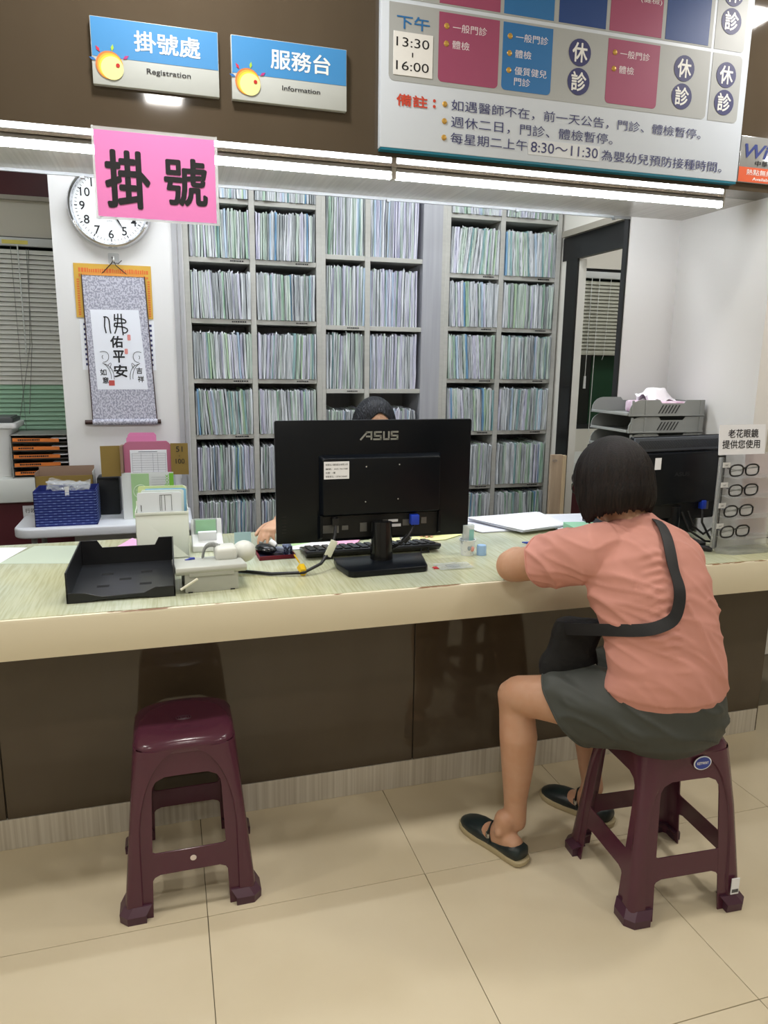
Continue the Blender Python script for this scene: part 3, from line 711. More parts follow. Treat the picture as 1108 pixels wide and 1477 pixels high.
# ------------------------------------------------------------------ things on the counter
ZC = .8014
BK = mat('tray_black', '#17181b', .35, bump=.02, bscale=500)
t = thing('letter_tray', 'wide black open letter tray with five small slots, on the counter front left', 'tray', (-.137, 1.935, ZC))
def wallp(pts, axis, a, b, nm='side_wall', m=BK): return MB().prism(pts, axis, a, b).out(nm, m, t, bevel=.0008, seg=1)
MB().bx(-.131, .131, .004, .346, .004, .008).out('tray_floor', mat('tray_black2', '#212327', .3, bump=.02, bscale=500), t)
for hx, hy in ((-.052, .232), (.0, .17), (.056, .232), (-.055, .112), (.056, .112)): MB().bx(hx-.016, hx+.016, hy-.009, hy+.009, .0078, .0084).out('slot', mat('slot_black', '#050506', .9), t)
wallp([(0, 0), (.35, 0), (.35, .083), (.0, .083)], 'x', -.135, -.131); wallp([(0, 0), (.35, 0), (.35, .083), (.02, .083), (.0, .035)], 'x', .131, .135)
wallp([(-.131, 0), (.131, 0), (.131, .083), (.092, .083), (.080, .060), (-.072, .060), (-.086, .083), (-.131, .083)], 'y', .346, .35, 'back_wall')
wallp([(-.135, 0), (-.085, 0), (-.045, .008), (.045, .008), (.075, 0), (.135, 0), (.135, .030), (.085, .030), (.055, .016), (-.05, .014), (-.09, .026), (-.135, .028)], 'y', 0, .004, 'front_lip')

# desk phone seen from behind
PH = M_['phone']
t = thing('desk_phone', 'light grey desk phone seen from behind with coiled cord', 'phone', (.095, 1.955, ZC), math.radians(3))
MB().prism([(0, 0), (.13, 0), (.15, .03), (.04, .055), (.002, .055)], 'x', -.072, .072).out('phone_base', PH, t, bevel=.003)
MB().prism([(-.012, .062), (-.008, .074), (.165, .055), (.165, .036), (.0, .050)], 'x', -.095, .095).out('phone_body', PH, t, bevel=.003)
MB().bx(-.06, .06, -.006, 0, .046, .058).bx(-.04, .05, .0, .01, .0, .004).out('ridge', PH, t, bevel=.001)
for x in (-.058, .055): MB().bx(x-.006, x+.006, -.001, .01, -.0005, .003).out('rubber_foot', BK, t)
MB().box((.052, .115, .078), (.062, .07, .04)).out('handset', mat('phone_white', '#d0d1ca', .35), t, bevel=.012, seg=3)
MB().sph((.108, .13, .072), (.034, .036, .032), 20, 12).out('handset_end', mat('phone_white', '#d0d1ca', .35), t)
m = MB(); pts = []
for k in range(220):
    u = k/219; cx, cy, cz = -.01+.05*u-.012*sin(pi*u), .14-.02*u, .045+.055*sin(pi*(.08+.6*u))
    a = u*18*2*pi; pts.append((cx+.005*cos(a)*.6, cy+.006*cos(a), cz+.006*sin(a)))
m.tube(pts, .0018, 5).out('coiled_cord', mat('cord_phone', '#9b9d9a', .5), t)
MB().tube([(-.085, -.028, .020), (-.04, -.026, .046)], .0035, 8).out('wall_prop', mat('ivory_plastic', '#d8d5c2', .4), t)
MB().tube([(-.06, .12, .058), (-.045, .125, .062), (-.035, .13, .06)], .005, 8).out('blue_tag', mat('blue_plastic', '#1b2f86', .35), t)

# white magazine box with papers
t = thing('magazine_file', 'white plastic magazine file behind the black tray', 'file box', (-.032, 2.33, ZC))
m = MB(); a, b, c_, d = -.08, .08, 0, .11
m.bx(a, b, c_, c_+.003, 0, .15).bx(a, b, d-.003, d, 0, .17).bx(a, a+.003, c_, d, 0, .155).bx(b-.003, b, c_, d, 0, .16).bx(a, b, c_, d, 0, .003)
m.out('box', mat('file_white', '#e3e8df', .4), t, bevel=.0012)
MB().bx(a-.001, b+.001, -.002, .0, .143, .152).out('rim', mat('file_white', '#e3e8df', .4), t, bevel=.001)
for i, (x0, x1, y_, h, c_, nm) in enumerate(((-.072, .058, .01, .208, '#e4eaf0', 'white form'), (-.06, .066, .022, .214, '#dfe9e4', 'pale form'), (-.05, .074, .034, .216, '#8cc3e4', 'light blue form'), (-.07, .07, .05, .222, '#dbe9a9', 'pale lime form'), (-.055, .076, .065, .218, '#f0f2e2', 'cream form'))):
    o = thing('paper_sheet', '%s standing upright in the white magazine file' % nm, 'paper', (-.032, 2.33+y_, ZC+.004), group='forms in the magazine file')
    mm = MB().prism([(x0, 0), (x1, 0), (x1+.003, h-.004), (x1-.004, h), (x0+.004, h+.001), (x0, h-.004)], 'y', 0, .003).out('sheet', mat('paper'+c_[1:], c_, .7), o)
    if i == 0:
        q = MB()
        for xx in (-.005, .0, .010, .030): q.bx(xx, xx+.0012, -.0008, 0, .15, .200)
        q.bx(-.005, .0312, -.0008, 0, .1995, .2005); q.bx(-.062, -.060, -.0008, 0, .15, .17); q.out('form_lines', INK, o)
# white card stand
t = thing('card_stand', 'small white stand with green card and white tickets beside the magazine file', 'stand', (.108, 2.385, ZC))
MB().prism([(0, 0), (.12, 0), (.12, .075), (.085, .095), (.07, .045), (0, .02)], 'x', -.05, .05).out('stand_body', M_['white'], t, bevel=.003)
MB().bx(-.042, .034, .068, .073, .045, .098).out('back_plate', mat('clear_grey', '#b9c2c0', .2), t, bevel=.001)
MB().bx(-.036, .030, .064, .067, .05, .094).out('green_card', mat('mint_card', '#a9d9b0', .5), t)
MB().bx(-.030, .030, .03, .05, .03, .060).out('ticket_stack', M_['paper'], t, bevel=.002)
t = thing('card_sign', 'small light blue upright card on the counter behind the phone', 'card', (.213, 2.30, ZC))
MB().box((0, 0, .04), (.053, .002, .08), m=Matrix.Rotation(-.05, 3, 'X')).out('card', mat('blue_card', '#a7c6ce', .4), t); MB().bx(-.03, .03, -.004, .018, 0, .003).bx(-.028, .028, .0015, .004, 0, .02).out('card_foot', M_['blackg'], t)
# dark red tray with scanner and plug
t = thing('pen_tray', 'dark navy tray with red rim holding black gadgets by the hand', 'tray', (.315, 2.235, ZC), math.radians(2))
m = MB().bx(-.058, .058, 0, .10, 0, .004)
for a_ in ((-.058, .058, 0, .003), (-.058, .058, .097, .1), (-.058, -.055, 0, .1), (.055, .058, 0, .1)): m.bx(*a_, .0, .013)
m.out('tray_body', mat('dark_red_plastic', '#7a1f2e', .4), t, bevel=.0008, seg=1)
MB().bx(-.054, .054, .003, .097, .004, .0055).out('tray_mat', mat('navy_mat', '#1d1f38', .6), t)
t = thing('computer_mouse', 'black mouse lying in the dark tray beside the hand', 'mouse', (.286, 2.30, ZC+.0055), .5)
MB().sph((0, 0, .016), (.029, .045, .016), 14, 8).out('mouse_body', M_['blackg'], t); MB().bx(-.002, .002, .018, .034, .026, .034).out('scroll_wheel', M_['grey'], t)
t = thing('cable_plug', 'grey and white cable plug lying in the dark tray', 'plug', (.325, 2.285, ZC+.022), -.6)
MB().tube([(-.03, 0, .022), (-.008, 0, .010)], .010, 10).out('plug_body', M_['white'], t); MB().box((.014, 0, 0), (.045, .022, .014)).out('plug_head', mat('plug_grey', '#8a92a4', .3), t, bevel=.002)
t = thing('memo_block', 'small dark patterned block at the right end of the dark tray', 'block', (.352, 2.275, ZC+.0055))
MB().bx(-.014, .014, -.02, .02, 0, .03).out('block', mat('navy_pattern', '#1c2542', .4, col2='#9fb0d8', nscale=150, namt=.9, ramp=(.5, .6)), t, bevel=.002)
# keyboard
t = thing('keyboard', 'black computer keyboard behind the monitor stand with its feet folded out', 'keyboard', (.63, 2.20, ZC))
MB().prism([(0, .020), (.004, .028), (.135, .012), (.135, .002), (.02, .004)], 'x', -.228, .228).out('keyboard_body', BK, t, bevel=.002)
pk = None
for r in range(5):
    for c_ in range(15):
        if pk is None: k = MB().bx(-.0068, .0068, -.0075, .0075, 0, .005).out('key', M_['blackg'], t, bevel=.0015, seg=1); pk = k.data
        else: k = link('key', pk, t)
        k.location = (-.205+c_*.0293*.99, .02+r*.021, .0265-.0026*r); k.scale = (1.6, 1, 1)
for x in (-.16, .17):
    MB().tube([(x-.012, .01, .018), (x-.014, -.002, .0035), (x+.014, -.002, .0035), (x+.012, .01, .018)], .003, 6).out('keyboard_foot', BK, t)
# monitor with its back to the lobby
MBK = mat('monitor_black', '#090d13', .3, bump=.01, bscale=1500, spec=.28)
t = thing('computer_monitor', 'large black computer monitor with its back to us, in front of the seated clerk', 'monitor', (.622, 2.06, ZC))
MB().prism(rrect(-.322, .072, .305, .447, .006), 'y', .085, .098).out('screen_frame', MBK, t, bevel=.001)
MB().prism(rrect(-.316, .084, .299, .441, .003), 'y', .0981, .0995).out('screen', mat('screen_off', '#0b0c0e', .1), t)
A_ = [(-.185, .105), (-.185, .325), (-.176, .336), (.187, .336), (.196, .325), (.196, .105)]
def sc(P, f, zc=.22): return [(x*f, zc+(z-zc)*f) for x, z in P]
m = MB(); sh_ = [(-.185, .335), (.196, .335), (.196, .157), (-.185, .157)]
m.loft([[Vector((x, .087, z)) for x, z in rrect(-.192, .150, .203, .343, .008)], [Vector((x, .060, z)) for x, z in rrect(-.182, .160, .193, .333, .008)]]).out('back_bulge', MBK, t, bevel=.002)
MB().bx(-.185, .196, .080, .088, .082, .152).out('port_recess', mat('recess_black', '#08090a', .5), t)
for s_, xx in ((-1, -.190), (1, .201)): MB().loft([[Vector((xx-.006, .087, .078)), Vector((xx+.006, .087, .078)), Vector((xx+.006, .087, .155)), Vector((xx-.006, .087, .155))], [Vector((xx-.004-s_*.003, .066, .090)), Vector((xx+.004-s_*.003, .066, .090)), Vector((xx+.004-s_*.003, .063, .158)), Vector((xx-.004-s_*.003, .063, .158))]]).out('port_cheek', MBK, t)
steel = mat('port_steel', '#6f7071', .35, .7)
for x0, x1, z0, z1, mm in ((.012, .028, .113, .135, steel), (.030, .062, .126, .134, M_['paper']), (.018, .072, .110, .119, M_['paper']), (.078, .10, .112, .132, steel), (.140, .158, .116, .136, steel), (-.18, -.13, .10, .125, steel), (-.12, -.10, .108, .122, steel), (-.062, -.040, .10, .128, steel)):
    MB().bx(x0, x1, .078, .081, z0, z1).out('port_label', mm, t)
lm = MB().bx(-.180, -.102, .0590, .0602, .272, .325).out('asset_label', M_['paper'], t)
text('財團法人醫院股份有限公司', INK, lm, (-.141, .0585, .316), .068, .006, 0); text('編號：A05 762788', INK, lm, (-.141, .0585, .303), .068, .006); text('位置：1樓', INK, lm, (-.160, .0585, .2915), .030, .006); text('保管單位：12758 768600', INK, lm, (-.142, .0585, .280), .066, .006)
for x, z in ((-.048, .307), (.058, .311), (-.05, .198), (.055, .203)): MB().disc((x, .0594, z), .0022).out('screw', M_['chrome'], t)
LG = mat('logo_silver', '#9fa29f', .3, .5)
def lg(P, wd=.0058): # letters drawn as flat bars
    return MB().ribbon([(x-.060, z+.396) for x, z in P], wd, .0848, .0006)
y_ = .0848
for nm, L in (('letter_A', [[(.002, -.012), (.024, .012)], [(.020, .0115), (.040, .0115)], [(.037, .0115), (.037, -.012)], [(.020, -.0015), (.037, -.0015)]]),
              ('letter_S', [[(.070, .0115), (.048, .0115)], [(.048, .0135), (.048, -.001)], [(.046, 0), (.069, 0)], [(.067, .0015), (.067, -.012)], [(.069, -.0105), (.043, -.0105)]]),
              ('letter_U', [[(.077, .0135), (.077, -.0105)], [(.075, -.0105), (.095, -.0105)], [(.093, -.0105), (.093, .0135)]]),
              ('letter_S', [[(.124, .0115), (.102, .0115)], [(.102, .0135), (.102, -.001)], [(.100, 0), (.123, 0)], [(.121, .0015), (.121, -.012)], [(.123, -.0105), (.099, -.0105)]])):
    m = MB()
    for P in L: m.ribbon([(x-.063, z+.398) for x, z in P], .0052, y_, .0008)
    m.out(nm, LG, t)
for k in range(6): MB().prism(rrect(-.305, .105+k*.0098, -.292, .109+k*.0098, .0015, 2), 'y', .0849, .0843).out('button_mark', mat('recess_black', '#08090a', .5), t)
MB().tube([(-.001, .045, .004), (-.001, .047, .07), (.001, .052, .135)], [.036, .034, .032], 20).out('stand_neck', M_['blackg'], t)
MB().prism([(-.15, .018), (-.135, -.07), (-.120, -.082), (.105, -.072), (.115, -.060), (.145, .085), (-.145, .085)], 'z', 0, .019).out('stand_base', MBK, t, bevel=.003)
bl_ = mat('vga_blue', '#1f3fb4', .35)
MB().bx(.098, .125, .052, .078, .118, .150).out('vga_plug', bl_, t, bevel=.002)
MB().tube([(.110, .062, .118), (.098, .05, .100), (.080, .045, .075), (.04, .06, .045), (.01, .08, .03)], .0042, 8).tube([(.088, .046, .085), (.071, .048, .066)], .010, 10).out('video_cable', BK, t)
MB().tube([(-.145, .07, .15), (-.145, .058, .125), (-.150, .045, .10), (-.17, .02, .06), (-.205, -.01, .03), (-.26, -.03, .012), (-.35, .0, .006), (-.45, .06, .006)], .005, 8).bx(-.155, -.135, .055, .078, .128, .150).out('power_cable', BK, t)
MB().box((-.170, .008, .070), (.022, .006, .052), m=Matrix.Rotation(.45, 3, 'Y')).out('cable_tag', mat('cable_tag_white', '#d9dccb', .5), t, bevel=.001)
MB().tube([(-.262, .0, .02), (-.262, -.03, .012)], [.014, .012], 6).tube([(-.265, .01, .03), (-.28, .02, .055)], .0025, 5).out('yellow_tie', mat('yellow_tie', '#d9b21c', .4), t)
# flat papers near the monitor
def sheet(nm, label, pts, col, z=0, th=.0012, cat='paper', name='paper_sheet', grp='papers lying behind the monitor'):
    cx = sum(p[0] for p in pts)/len(pts); cy = sum(p[1] for p in pts)/len(pts)
    t = thing(name, label, cat, (cx, cy, ZC+z), group=grp)
    MB().prism([(p[0]-cx, p[1]-cy) for p in pts], 'z', 0, th).out('sheet', mat('sheet_'+nm, col, .6), t); return t
sheet('green', 'green paper sheet under the left edge of the big monitor', [(.36, 2.36), (.52, 2.36), (.54, 2.56), (.40, 2.58)], '#a5c890')
sheet('white', 'white paper sheet beside the keyboard, left of the monitor stand', [(.35, 2.34), (.56, 2.335), (.58, 2.42), (.50, 2.44), (.36, 2.37)], '#ebecef', .0015)
sheet('pink', 'small pink paper behind the monitor neck', [(.52, 2.35), (.60, 2.35), (.66, 2.47), (.55, 2.50)], '#e9a8c8', .003)
sheet('teal', 'teal strip of paper behind the monitor neck', [(.59, 2.42), (.67, 2.42), (.70, 2.52), (.58, 2.53)], '#2f9d92', .0045)
sheet('yellow', 'pale yellow paper sheet right of the monitor stand', [(.70, 2.345), (.93, 2.35), (1.02, 2.41), (.80, 2.50), (.71, 2.46)], '#e9eca6', .0015)
sheet('pinkc', 'small pink paper corner behind the black letter tray', [(-.19, 2.51), (-.122, 2.50), (-.122, 2.60), (-.14, 2.64)], '#eeb4dc', .0, grp=None)
sheet('gf', 'grey green printed sheet lying under the clear cover at the left end', [(-.52, 2.39), (-.30, 2.34), (-.235, 2.56), (-.45, 2.60)], '#b9c4b2', .0, .0004, grp=None)
sheet('wf', 'white sheet at the far left edge of the counter', [(-.72, 2.42), (-.52, 2.38), (-.47, 2.58), (-.68, 2.63)], '#eceff4', .0006, .0006, grp=None)
t = thing('crumpled_wrapper', 'small crumpled white wrapper on the keyboard', 'wrapper', (.775, 2.33, ZC+.012))
m = MB().sph((0, 0, .012), (.022, .016, .014), 12, 8)
for v in m.bm.verts: v.co += Vector(noise.noise_vector(v.co*140))*.006
m.out('wrapper', mat('wrapper_white', '#d6d3d8', .4), t, flat=True)
t = thing('zip_bag', 'small clear zip bag with red tip lying flat near the monitor stand', 'bag', (.83, 2.02, ZC))
m = MB(); g = 8
vs = [(-.055+.11*i/g, -.035+.07*j/g, .003+.004*abs(noise.noise(Vector((i*.7, j*.7, 1))))) for j in range(g+1) for i in range(g+1)]
m.mesh(vs, [(j*(g+1)+i, j*(g+1)+i+1, (j+1)*(g+1)+i+1, (j+1)*(g+1)+i) for j in range(g) for i in range(g)])
m.out('bag_film', mat('bag_film', '#c3c9c6', .15, alpha=.55), t, flat=True); MB().bx(-.068, -.052, -.012, .006, 0, .003).out('red_tip', mat('red_tip', '#c02a35', .4), t); MB().bx(-.02, .02, -.02, .02, 0, .002).out('grey_card', mat('grey_card', '#8c9092', .5), t)
# cup with a tube, and a lid
t = thing('paper_cup', 'small white paper cup with printed grey and pink blotches', 'cup', (.928, 2.145, ZC))
MB().lathe((0, 0, 0), [(.020, 0), (.026, .050), (.0285, .0505), (.0285, .0535), (.025, .0535), (.0245, .050), (.019, .003)], 28).out('cup_body', mat('cup_print', '#e6ebef', .4, col2='#9aa9bd', nscale=(70, 70, 50), namt=.8, ramp=(.58, .66), detail=1), t)
for dx, dz in ((-.002, .028), (.009, .024)): MB().sph((dx, -.0225, dz), (.007, .002, .009), 10, 6).out('printed_blotch', mat('pink_blotch' if dx > 0 else 'grey_blotch', '#e3a39c' if dx > 0 else '#9aa7b5', .5), t)
t = thing('clear_tube', 'clear plastic tube with mint label standing in the paper cup', 'tube', (.932, 2.147, ZC+.006))
MB().prism(rrect(-.022, -.009, .018, .009, .006), 'z', 0, .095).out('tube_body', mat('clear_tube', '#d5dfdf', .15, alpha=.7), t, bevel=.002); MB().bx(-.002, .014, -.0102, -.0092, .035, .08).out('mint_label', mat('mint_label', '#8fc7c2', .5), t)
t = thing('bottle_cap', 'light blue ribbed cap standing beside the paper cup', 'cap', (.974, 2.133, ZC))
MB().loft([[Vector((.0155*(1+.03*(k % 2))*cos(2*pi*k/40)*s_, .0155*(1+.03*(k % 2))*sin(2*pi*k/40)*s_, z)) for k in range(40)] for z, s_ in ((0, 1), (.030, .97), (.033, .9))]).out('cap', mat('cap_blue', '#9cbfe6', .4), t)
# paper pile on the right
def pile(label, pts, n, z0, z=.0006, jit=.004, name='paper_pile', col='#edf0f8', lines=True, tilt=0):
    cx = sum(p[0] for p in pts)/len(pts); cy = sum(p[1] for p in pts)/len(pts)
    t = thing(name, label, 'papers', (cx, cy, ZC+z0), group='stacks of printed forms')
    for k in range(n):
        a = R_.uniform(-.04, .04); jx, jy = R_.uniform(-jit, jit), R_.uniform(-jit, jit)
        P = [((p[0]-cx)*cos(a)-(p[1]-cy)*sin(a)+jx, (p[0]-cx)*sin(a)+(p[1]-cy)*cos(a)+jy) for p in pts]
        m = MB(); m.prism(P, 'z', k*z*2.2, k*z*2.2+z)
        m.out('sheet', mat('form_paper', col, .65), t)
    if lines:
        q = MB(); zt = n*z*2.2+.0002
        for k in range(14):
            f = .08+.84*k/14; A = Vector(P[0]).lerp(Vector(P[3]), f); B = Vector(P[1]).lerp(Vector(P[2]), f)
            A2 = A.lerp(B, .08); B2 = A.lerp(B, R_.uniform(.5, .92)); d = (Vector(P[3])-Vector(P[0])).normalized()*.0012
            q.mesh([(A2.x, A2.y, zt), (B2.x, B2.y, zt), (B2.x+d.x, B2.y+d.y, zt), (A2.x+d.x, A2.y+d.y, zt)], [(0, 1, 2, 3)])
        tag(q.out('print_lines', mat('faint_print', '#9aa3c0', .6), t), kind='stuff')
    return t
pile('flat stack of white printed forms under the fanned stack', [(1.10, 2.42), (1.36, 2.42), (1.32, 2.66), (1.05, 2.62)], 5, 0)
pile('fanned stack of white printed forms on top, behind the woman', [(1.235, 2.345), (1.45, 2.40), (1.45, 2.64), (1.12, 2.60)], 8, .012)
pile('loose stack of white forms nearest the wooden board', [(1.40, 2.37), (1.66, 2.40), (1.72, 2.60), (1.47, 2.63)], 8, .002)
sheet('mintbook', 'light green folder lying at the right of the paper stacks', [(1.40, 2.22), (1.50, 2.20), (1.53, 2.36), (1.42, 2.38)], '#8fc2a4', .0, .035, cat='folder', name='green_folder', grp=None)
# pen
t = thing('ballpoint_pen', 'blue capped pen lying near the woman\'s left hand', 'pen', (1.2, 2.19, ZC+.006))
MB().tube([(0, .02, 0), (.055, -.03, 0)], .0045, 8).out('pen_barrel', M_['white'], t); MB().tube([(-.026, .044, 0), (-.006, .0255, 0), (.002, .018, 0)], [.002, .0055, .0055], 8).out('pen_cap', mat('pen_blue', '#1c3a9a', .3), t)
# black printer under the grey trays, trays, tissue
t = thing('document_printer', 'black box printer below the grey letter trays', 'printer', (1.74, 2.36, ZC))
MB().bx(-.175, .165, -.115, .13, 0, .32).out('printer_body', MBK, t, bevel=.01); MB().bx(-.178, -.174, -.09, .10, .10, .14).out('output_slot', M_['grey'], t); MB().sph((-.18, -.05, .26), (.004, .012, .012), 10, 6).out('orange_button', M_['orange'], t)
GP = mat('tray_grey', '#8d908f', .42)
for k in range(3):
    t = thing('stacking_tray', '%s grey stacking letter tray of the three beside the right pier' % ('lowest', 'middle', 'top')[k], 'tray', (1.745, 2.375, ZC+.3215+.0605*k), group='grey stacking trays')
    MB().bx(-.165, .155, -.125, .118, 0, .003).out('tray_floor', GP, t)
    def side(y0_, y1_):
        x0, x1 = -.165, .155; zt = .056; P = [(x0, 0), (x1, 0), (x1, zt), (.075, zt), (.065, zt-.012), (-.030, zt-.012), (-.040, zt), (-.115, zt)]
        P += [(-.115-.05*sin(pi/2*q/5), zt-.045*(1-cos(pi/2*q/5))) for q in range(1, 6)]
        MB().prism(P, 'y', y0_, y1_).out('side_wall', GP, t)
    side(-.125, -.122); side(.115, .118)
    for x in (-.155, -.1, .135): MB().bx(x, x+.008, -.128, -.124, 0, .054).out('rib', GP, t)
    for ya in (-.129, .115): MB().bx(-.165, .155, ya, ya+.006, -.001, .004).out('bottom_rail', GP, t)
    for q in range(6):
        MB().prism([(-.045+.014*q, .008), (-.040+.014*q, .008), (-.022+.014*q, .038), (-.027+.014*q, .038)], 'y', -.1262, -.1252).out('slot', mat('slot_dark', '#2b2c2e', .5), t)
    MB().prism([(-.02, 0), (.07, 0), (.05, .012), (-.06, .012), (-.13, .02), (-.14, .0)][::-1], 'x', -.165, -.161).out('front_lip', GP, t) if False else MB().bx(-.168, -.163, -.12, .115, 0, .010).out('front_lip', GP, t, bevel=.001)
    MB().bx(.152, .155, -.12, .115, 0, .05).out('back_wall', GP, t)
t = thing('tissue_pack', 'white tissue pulled up from a pink pack on the top grey tray', 'tissue', (1.775, 2.375, ZC+.3215+.121+.004))
MB().bx(-.09, .09, -.09, .06, 0, .044).out('pink_pack', mat('tissue_pack', '#caa0bd', .4, col2='#e9d7e6', nscale=30, namt=1), t, bevel=.01)
m = MB(); g = 14; vs = []
for j in range(g+1):
    for i in range(g+1):
        u, v = i/g*2-1, j/g*2-1; r = min(1, sqrt(u*u+v*v)); pk_ = max(0, 1-r)
        vs.append((u*.072*(1+.2*u)+.02*pk_-.01, v*.035, .045+.045*min(1, pk_*2.2)+.006*sin(u*9+v*4)*r+(.018 if u < -.75 else 0)))
m.mesh(vs, [(j*(g+1)+i, j*(g+1)+i+1, (j+1)*(g+1)+i+1, (j+1)*(g+1)+i) for j in range(g) for i in range(g)]); m.out('tissue', mat('tissue_white', '#f1eff6', .8), t)
# second monitor
t = thing('computer_monitor', 'smaller black computer monitor at the right, in front of the grey trays', 'monitor', (1.69, 2.085, ZC), math.radians(7))
MB().prism(rrect(-.205, .085, .195, .385, .006), 'y', .02, .035).out('screen_frame', MBK, t, bevel=.001)
MB().prism(rrect(-.20, .09, .19, .38, .003), 'y', .0351, .0362).out('screen', mat('screen_off', '#0b0c0e', .1), t)
MB().bx(-.203, .193, .010, .021, .335, .382).out('vent_band', mat('vent_grey', '#454a52', .5), t, bevel=.002)
q = MB()
for k in range(52): q.box((-.19+k*.0073, .0095, .358), (.0018, .001, .032), m=Matrix.Rotation(.5, 3, 'Y'))
tag(q.out('vent_slots', mat('recess_black', '#08090a', .5), t), kind='stuff')
MB().prism(rrect(-.17, .15, .17, .33, .01), 'y', -.004, .02).out('back_bulge', MBK, t, bevel=.004)
MB().bx(-.12, .17, .008, .019, .10, .15).out('port_recess', mat('recess_black', '#08090a', .5), t)
MB().bx(.105, .125, -.01, .01, .125, .155).out('vga_plug', bl_, t, bevel=.002); MB().bx(.135, .15, .005, .009, .12, .15).out('port_label', steel, t)
MB().bx(-.125, -.098, -.0055, -.0045, .275, .315).out('asset_label', M_['paper'], t)
text('ASUS', mat('logo_dark', '#202225', .5), t, (.0, -.0052, .255), .07, .014, .03)
MB().tube([(.115, -.002, .125), (.10, -.02, .08), (.12, -.04, .03), (.15, -.03, .01)], .004, 8).tube([(.05, 0, .12), (.06, -.02, .07), (.1, -.03, .04), (.16, -.01, .05), (.18, 0, .02)], .004, 8).tube([(.02, 0, .12), (.03, -.03, .06), (.09, -.05, .02), (.15, -.06, .012)], .004, 8).out('cable', BK, t)
MB().tube([(0, .02, .0), (0, .02, .14)], .025, 14).out('stand_neck', MBK, t); MB().prism(rrect(-.11, -.06, .11, .09, .04), 'z', 0, .014).out('stand_base', MBK, t, bevel=.003)
t = thing('cable_plug', 'small black cable plug on the counter beside the glasses rack', 'plug', (1.735, 1.985, ZC))
MB().tube([(-.01, .03, .012), (.012, .0, .010), (.02, -.012, .008)], [.008, .010, .006], 10).out('plug', BK, t)
# reading glasses rack
clear = mat('clear_acrylic', '#eef2f2', .05, trans=.85, alpha=.6, ior=1.3)
t = thing('glasses_rack', 'clear acrylic rack of reading glasses with a paper sign on top', 'rack', (1.87, 1.955, ZC))
MB().prism([(-.07, .07), (-.115, -.0), (-.075, -.035), (.13, -.035), (.13, .07)], 'z', 0, .012).out('base', clear, t, bevel=.002)
for xa in (-.112, .125): MB().bx(xa, xa+.012, .02, .034, .012, .335).out('post', clear, t, bevel=.001)
MB().bx(-.098, -.088, .03, .034, .012, .33).out('dark_post_edge', mat('post_dark', '#2c2c2e', .3), t)
MB().bx(-.10, .125, .034, .037, .012, .335).out('back_panel', mat('rack_back', '#d9dadc', .15, alpha=.35), t)
MB().bx(.0, .12, .0375, .039, .03, .33).out('pink_backing', mat('pink_backing', '#e3b7b4', .5, alpha=.6), t)
zs_ = [.262, .195, .125, .055]
for k, z in enumerate(zs_):
    MB().bx(-.098, .11, -.03, .034, z-.003, z).out('shelf', clear, t, bevel=.001, seg=1)
    MB().bx(-.118, -.09, .005, .0065, z+.030, z+.047).out('price_tag', M_['white'], t)
    text('100°' if k == 0 else '%d°' % (100+50*k), INK, t, (-.104, .0042, z+.038), .012, .005)
    MB().bx(.062, .078, -.031, -.029, z-.004, z-.001).out('tag_clip', M_['black'], t)
MB().box((-.058, .0, .385), (.185, .002, .098), m=Matrix.Rotation(-.10, 3, 'X')).out('paper_sign', mat('sign_paper', '#e2e4ea', .5), t)
text('老花眼鏡', INK, t, (-.055, .0002, .405), .120, .028, .012, M=Matrix.Rotation(-.10, 3, 'X')); text('提供您使用', INK, t, (-.062, -.0032, .370), .150, .028, .012, M=Matrix.Rotation(-.10, 3, 'X'))
MB().bx(-.145, -.118, .0, .006, .328, .333).out('clip', M_['black'], t)
def glasses(z, label, dx=0, r=.019):
    g_ = thing('reading_glasses', label, 'glasses', (1.826+dx, 1.94, ZC+z), math.radians(4)); g_.scale = (1.2, 1.2, 1.2)
    fr = mat('glasses_black', '#101012', .3)
    for s_ in (-1, 1):
        c_ = s_*.028
        P = [(c_+.0235*math.copysign(abs(cos(a))**.75, cos(a)), 0, .019+.0155*math.copysign(abs(sin(a))**.75, sin(a))) for a in [2*pi*k/24 for k in range(24)]]
        MB().tube(P, .0024, 6, closed=True).out('rim', fr, g_)
        MB().prism([(p[0], p[2]) for p in P], 'y', -.0003, .0003).out('lens', mat('lens_clear', '#dfe6e8', .03, alpha=.18), g_)
        MB().tube([(s_*.052, 0, .026), (s_*.056, .004, .026), (s_*.030, .020, .020), (-s_*.02, .026, .012)], [.0022, .0022, .0018, .0022], 6).out('temple', fr, g_)
    MB().tube([(-.006, 0, .024), (0, -.002, .027), (.006, 0, .024)], .0018, 6).out('bridge', fr, g_)
for k, z in enumerate(zs_): glasses(z, 'black framed reading glasses on the %s shelf of the clear rack' % ('top', 'second', 'third', 'lowest')[k], (-.005, .0, -.01, -.016)[k])

# ------------------------------------------------------------------ things behind the counter, left
tb = thing('folding_table', 'white plastic folding table with rounded corners behind the counter', 'table', (-.26, 3.42, 0))
MB().prism(rrect(-.385, -.175, .345, .17, .07, 8, (0, 0, 1, 1)), 'z', .678, .72).out('table_top', mat('table_white', '#dfe2ea', .35), tb, bevel=.008, seg=3)
for x in (-.31, .27):
    for y in (-.12, .12): MB().tube([(x, y, 0), (x, y, .68)], .012, 10).out('leg', M_['grey'], tb)
ZT = .7205
t = thing('fabric_box', 'dark blue box with dashed light pattern on the folding table', 'box', (-.435, 3.365, ZT))
wov = mat('navy_weave', '#1e2c78', .6)
m = MB()
for a_ in ((-.123, .123, -.085, -.082), (-.123, .123, .082, .085), (-.123, -.120, -.085, .085), (.120, .123, -.085, .085)): m.bx(*a_, 0, .152)
m.bx(-.12, .12, -.08, .08, 0, .003).out('box_walls', wov, t)
q = MB()
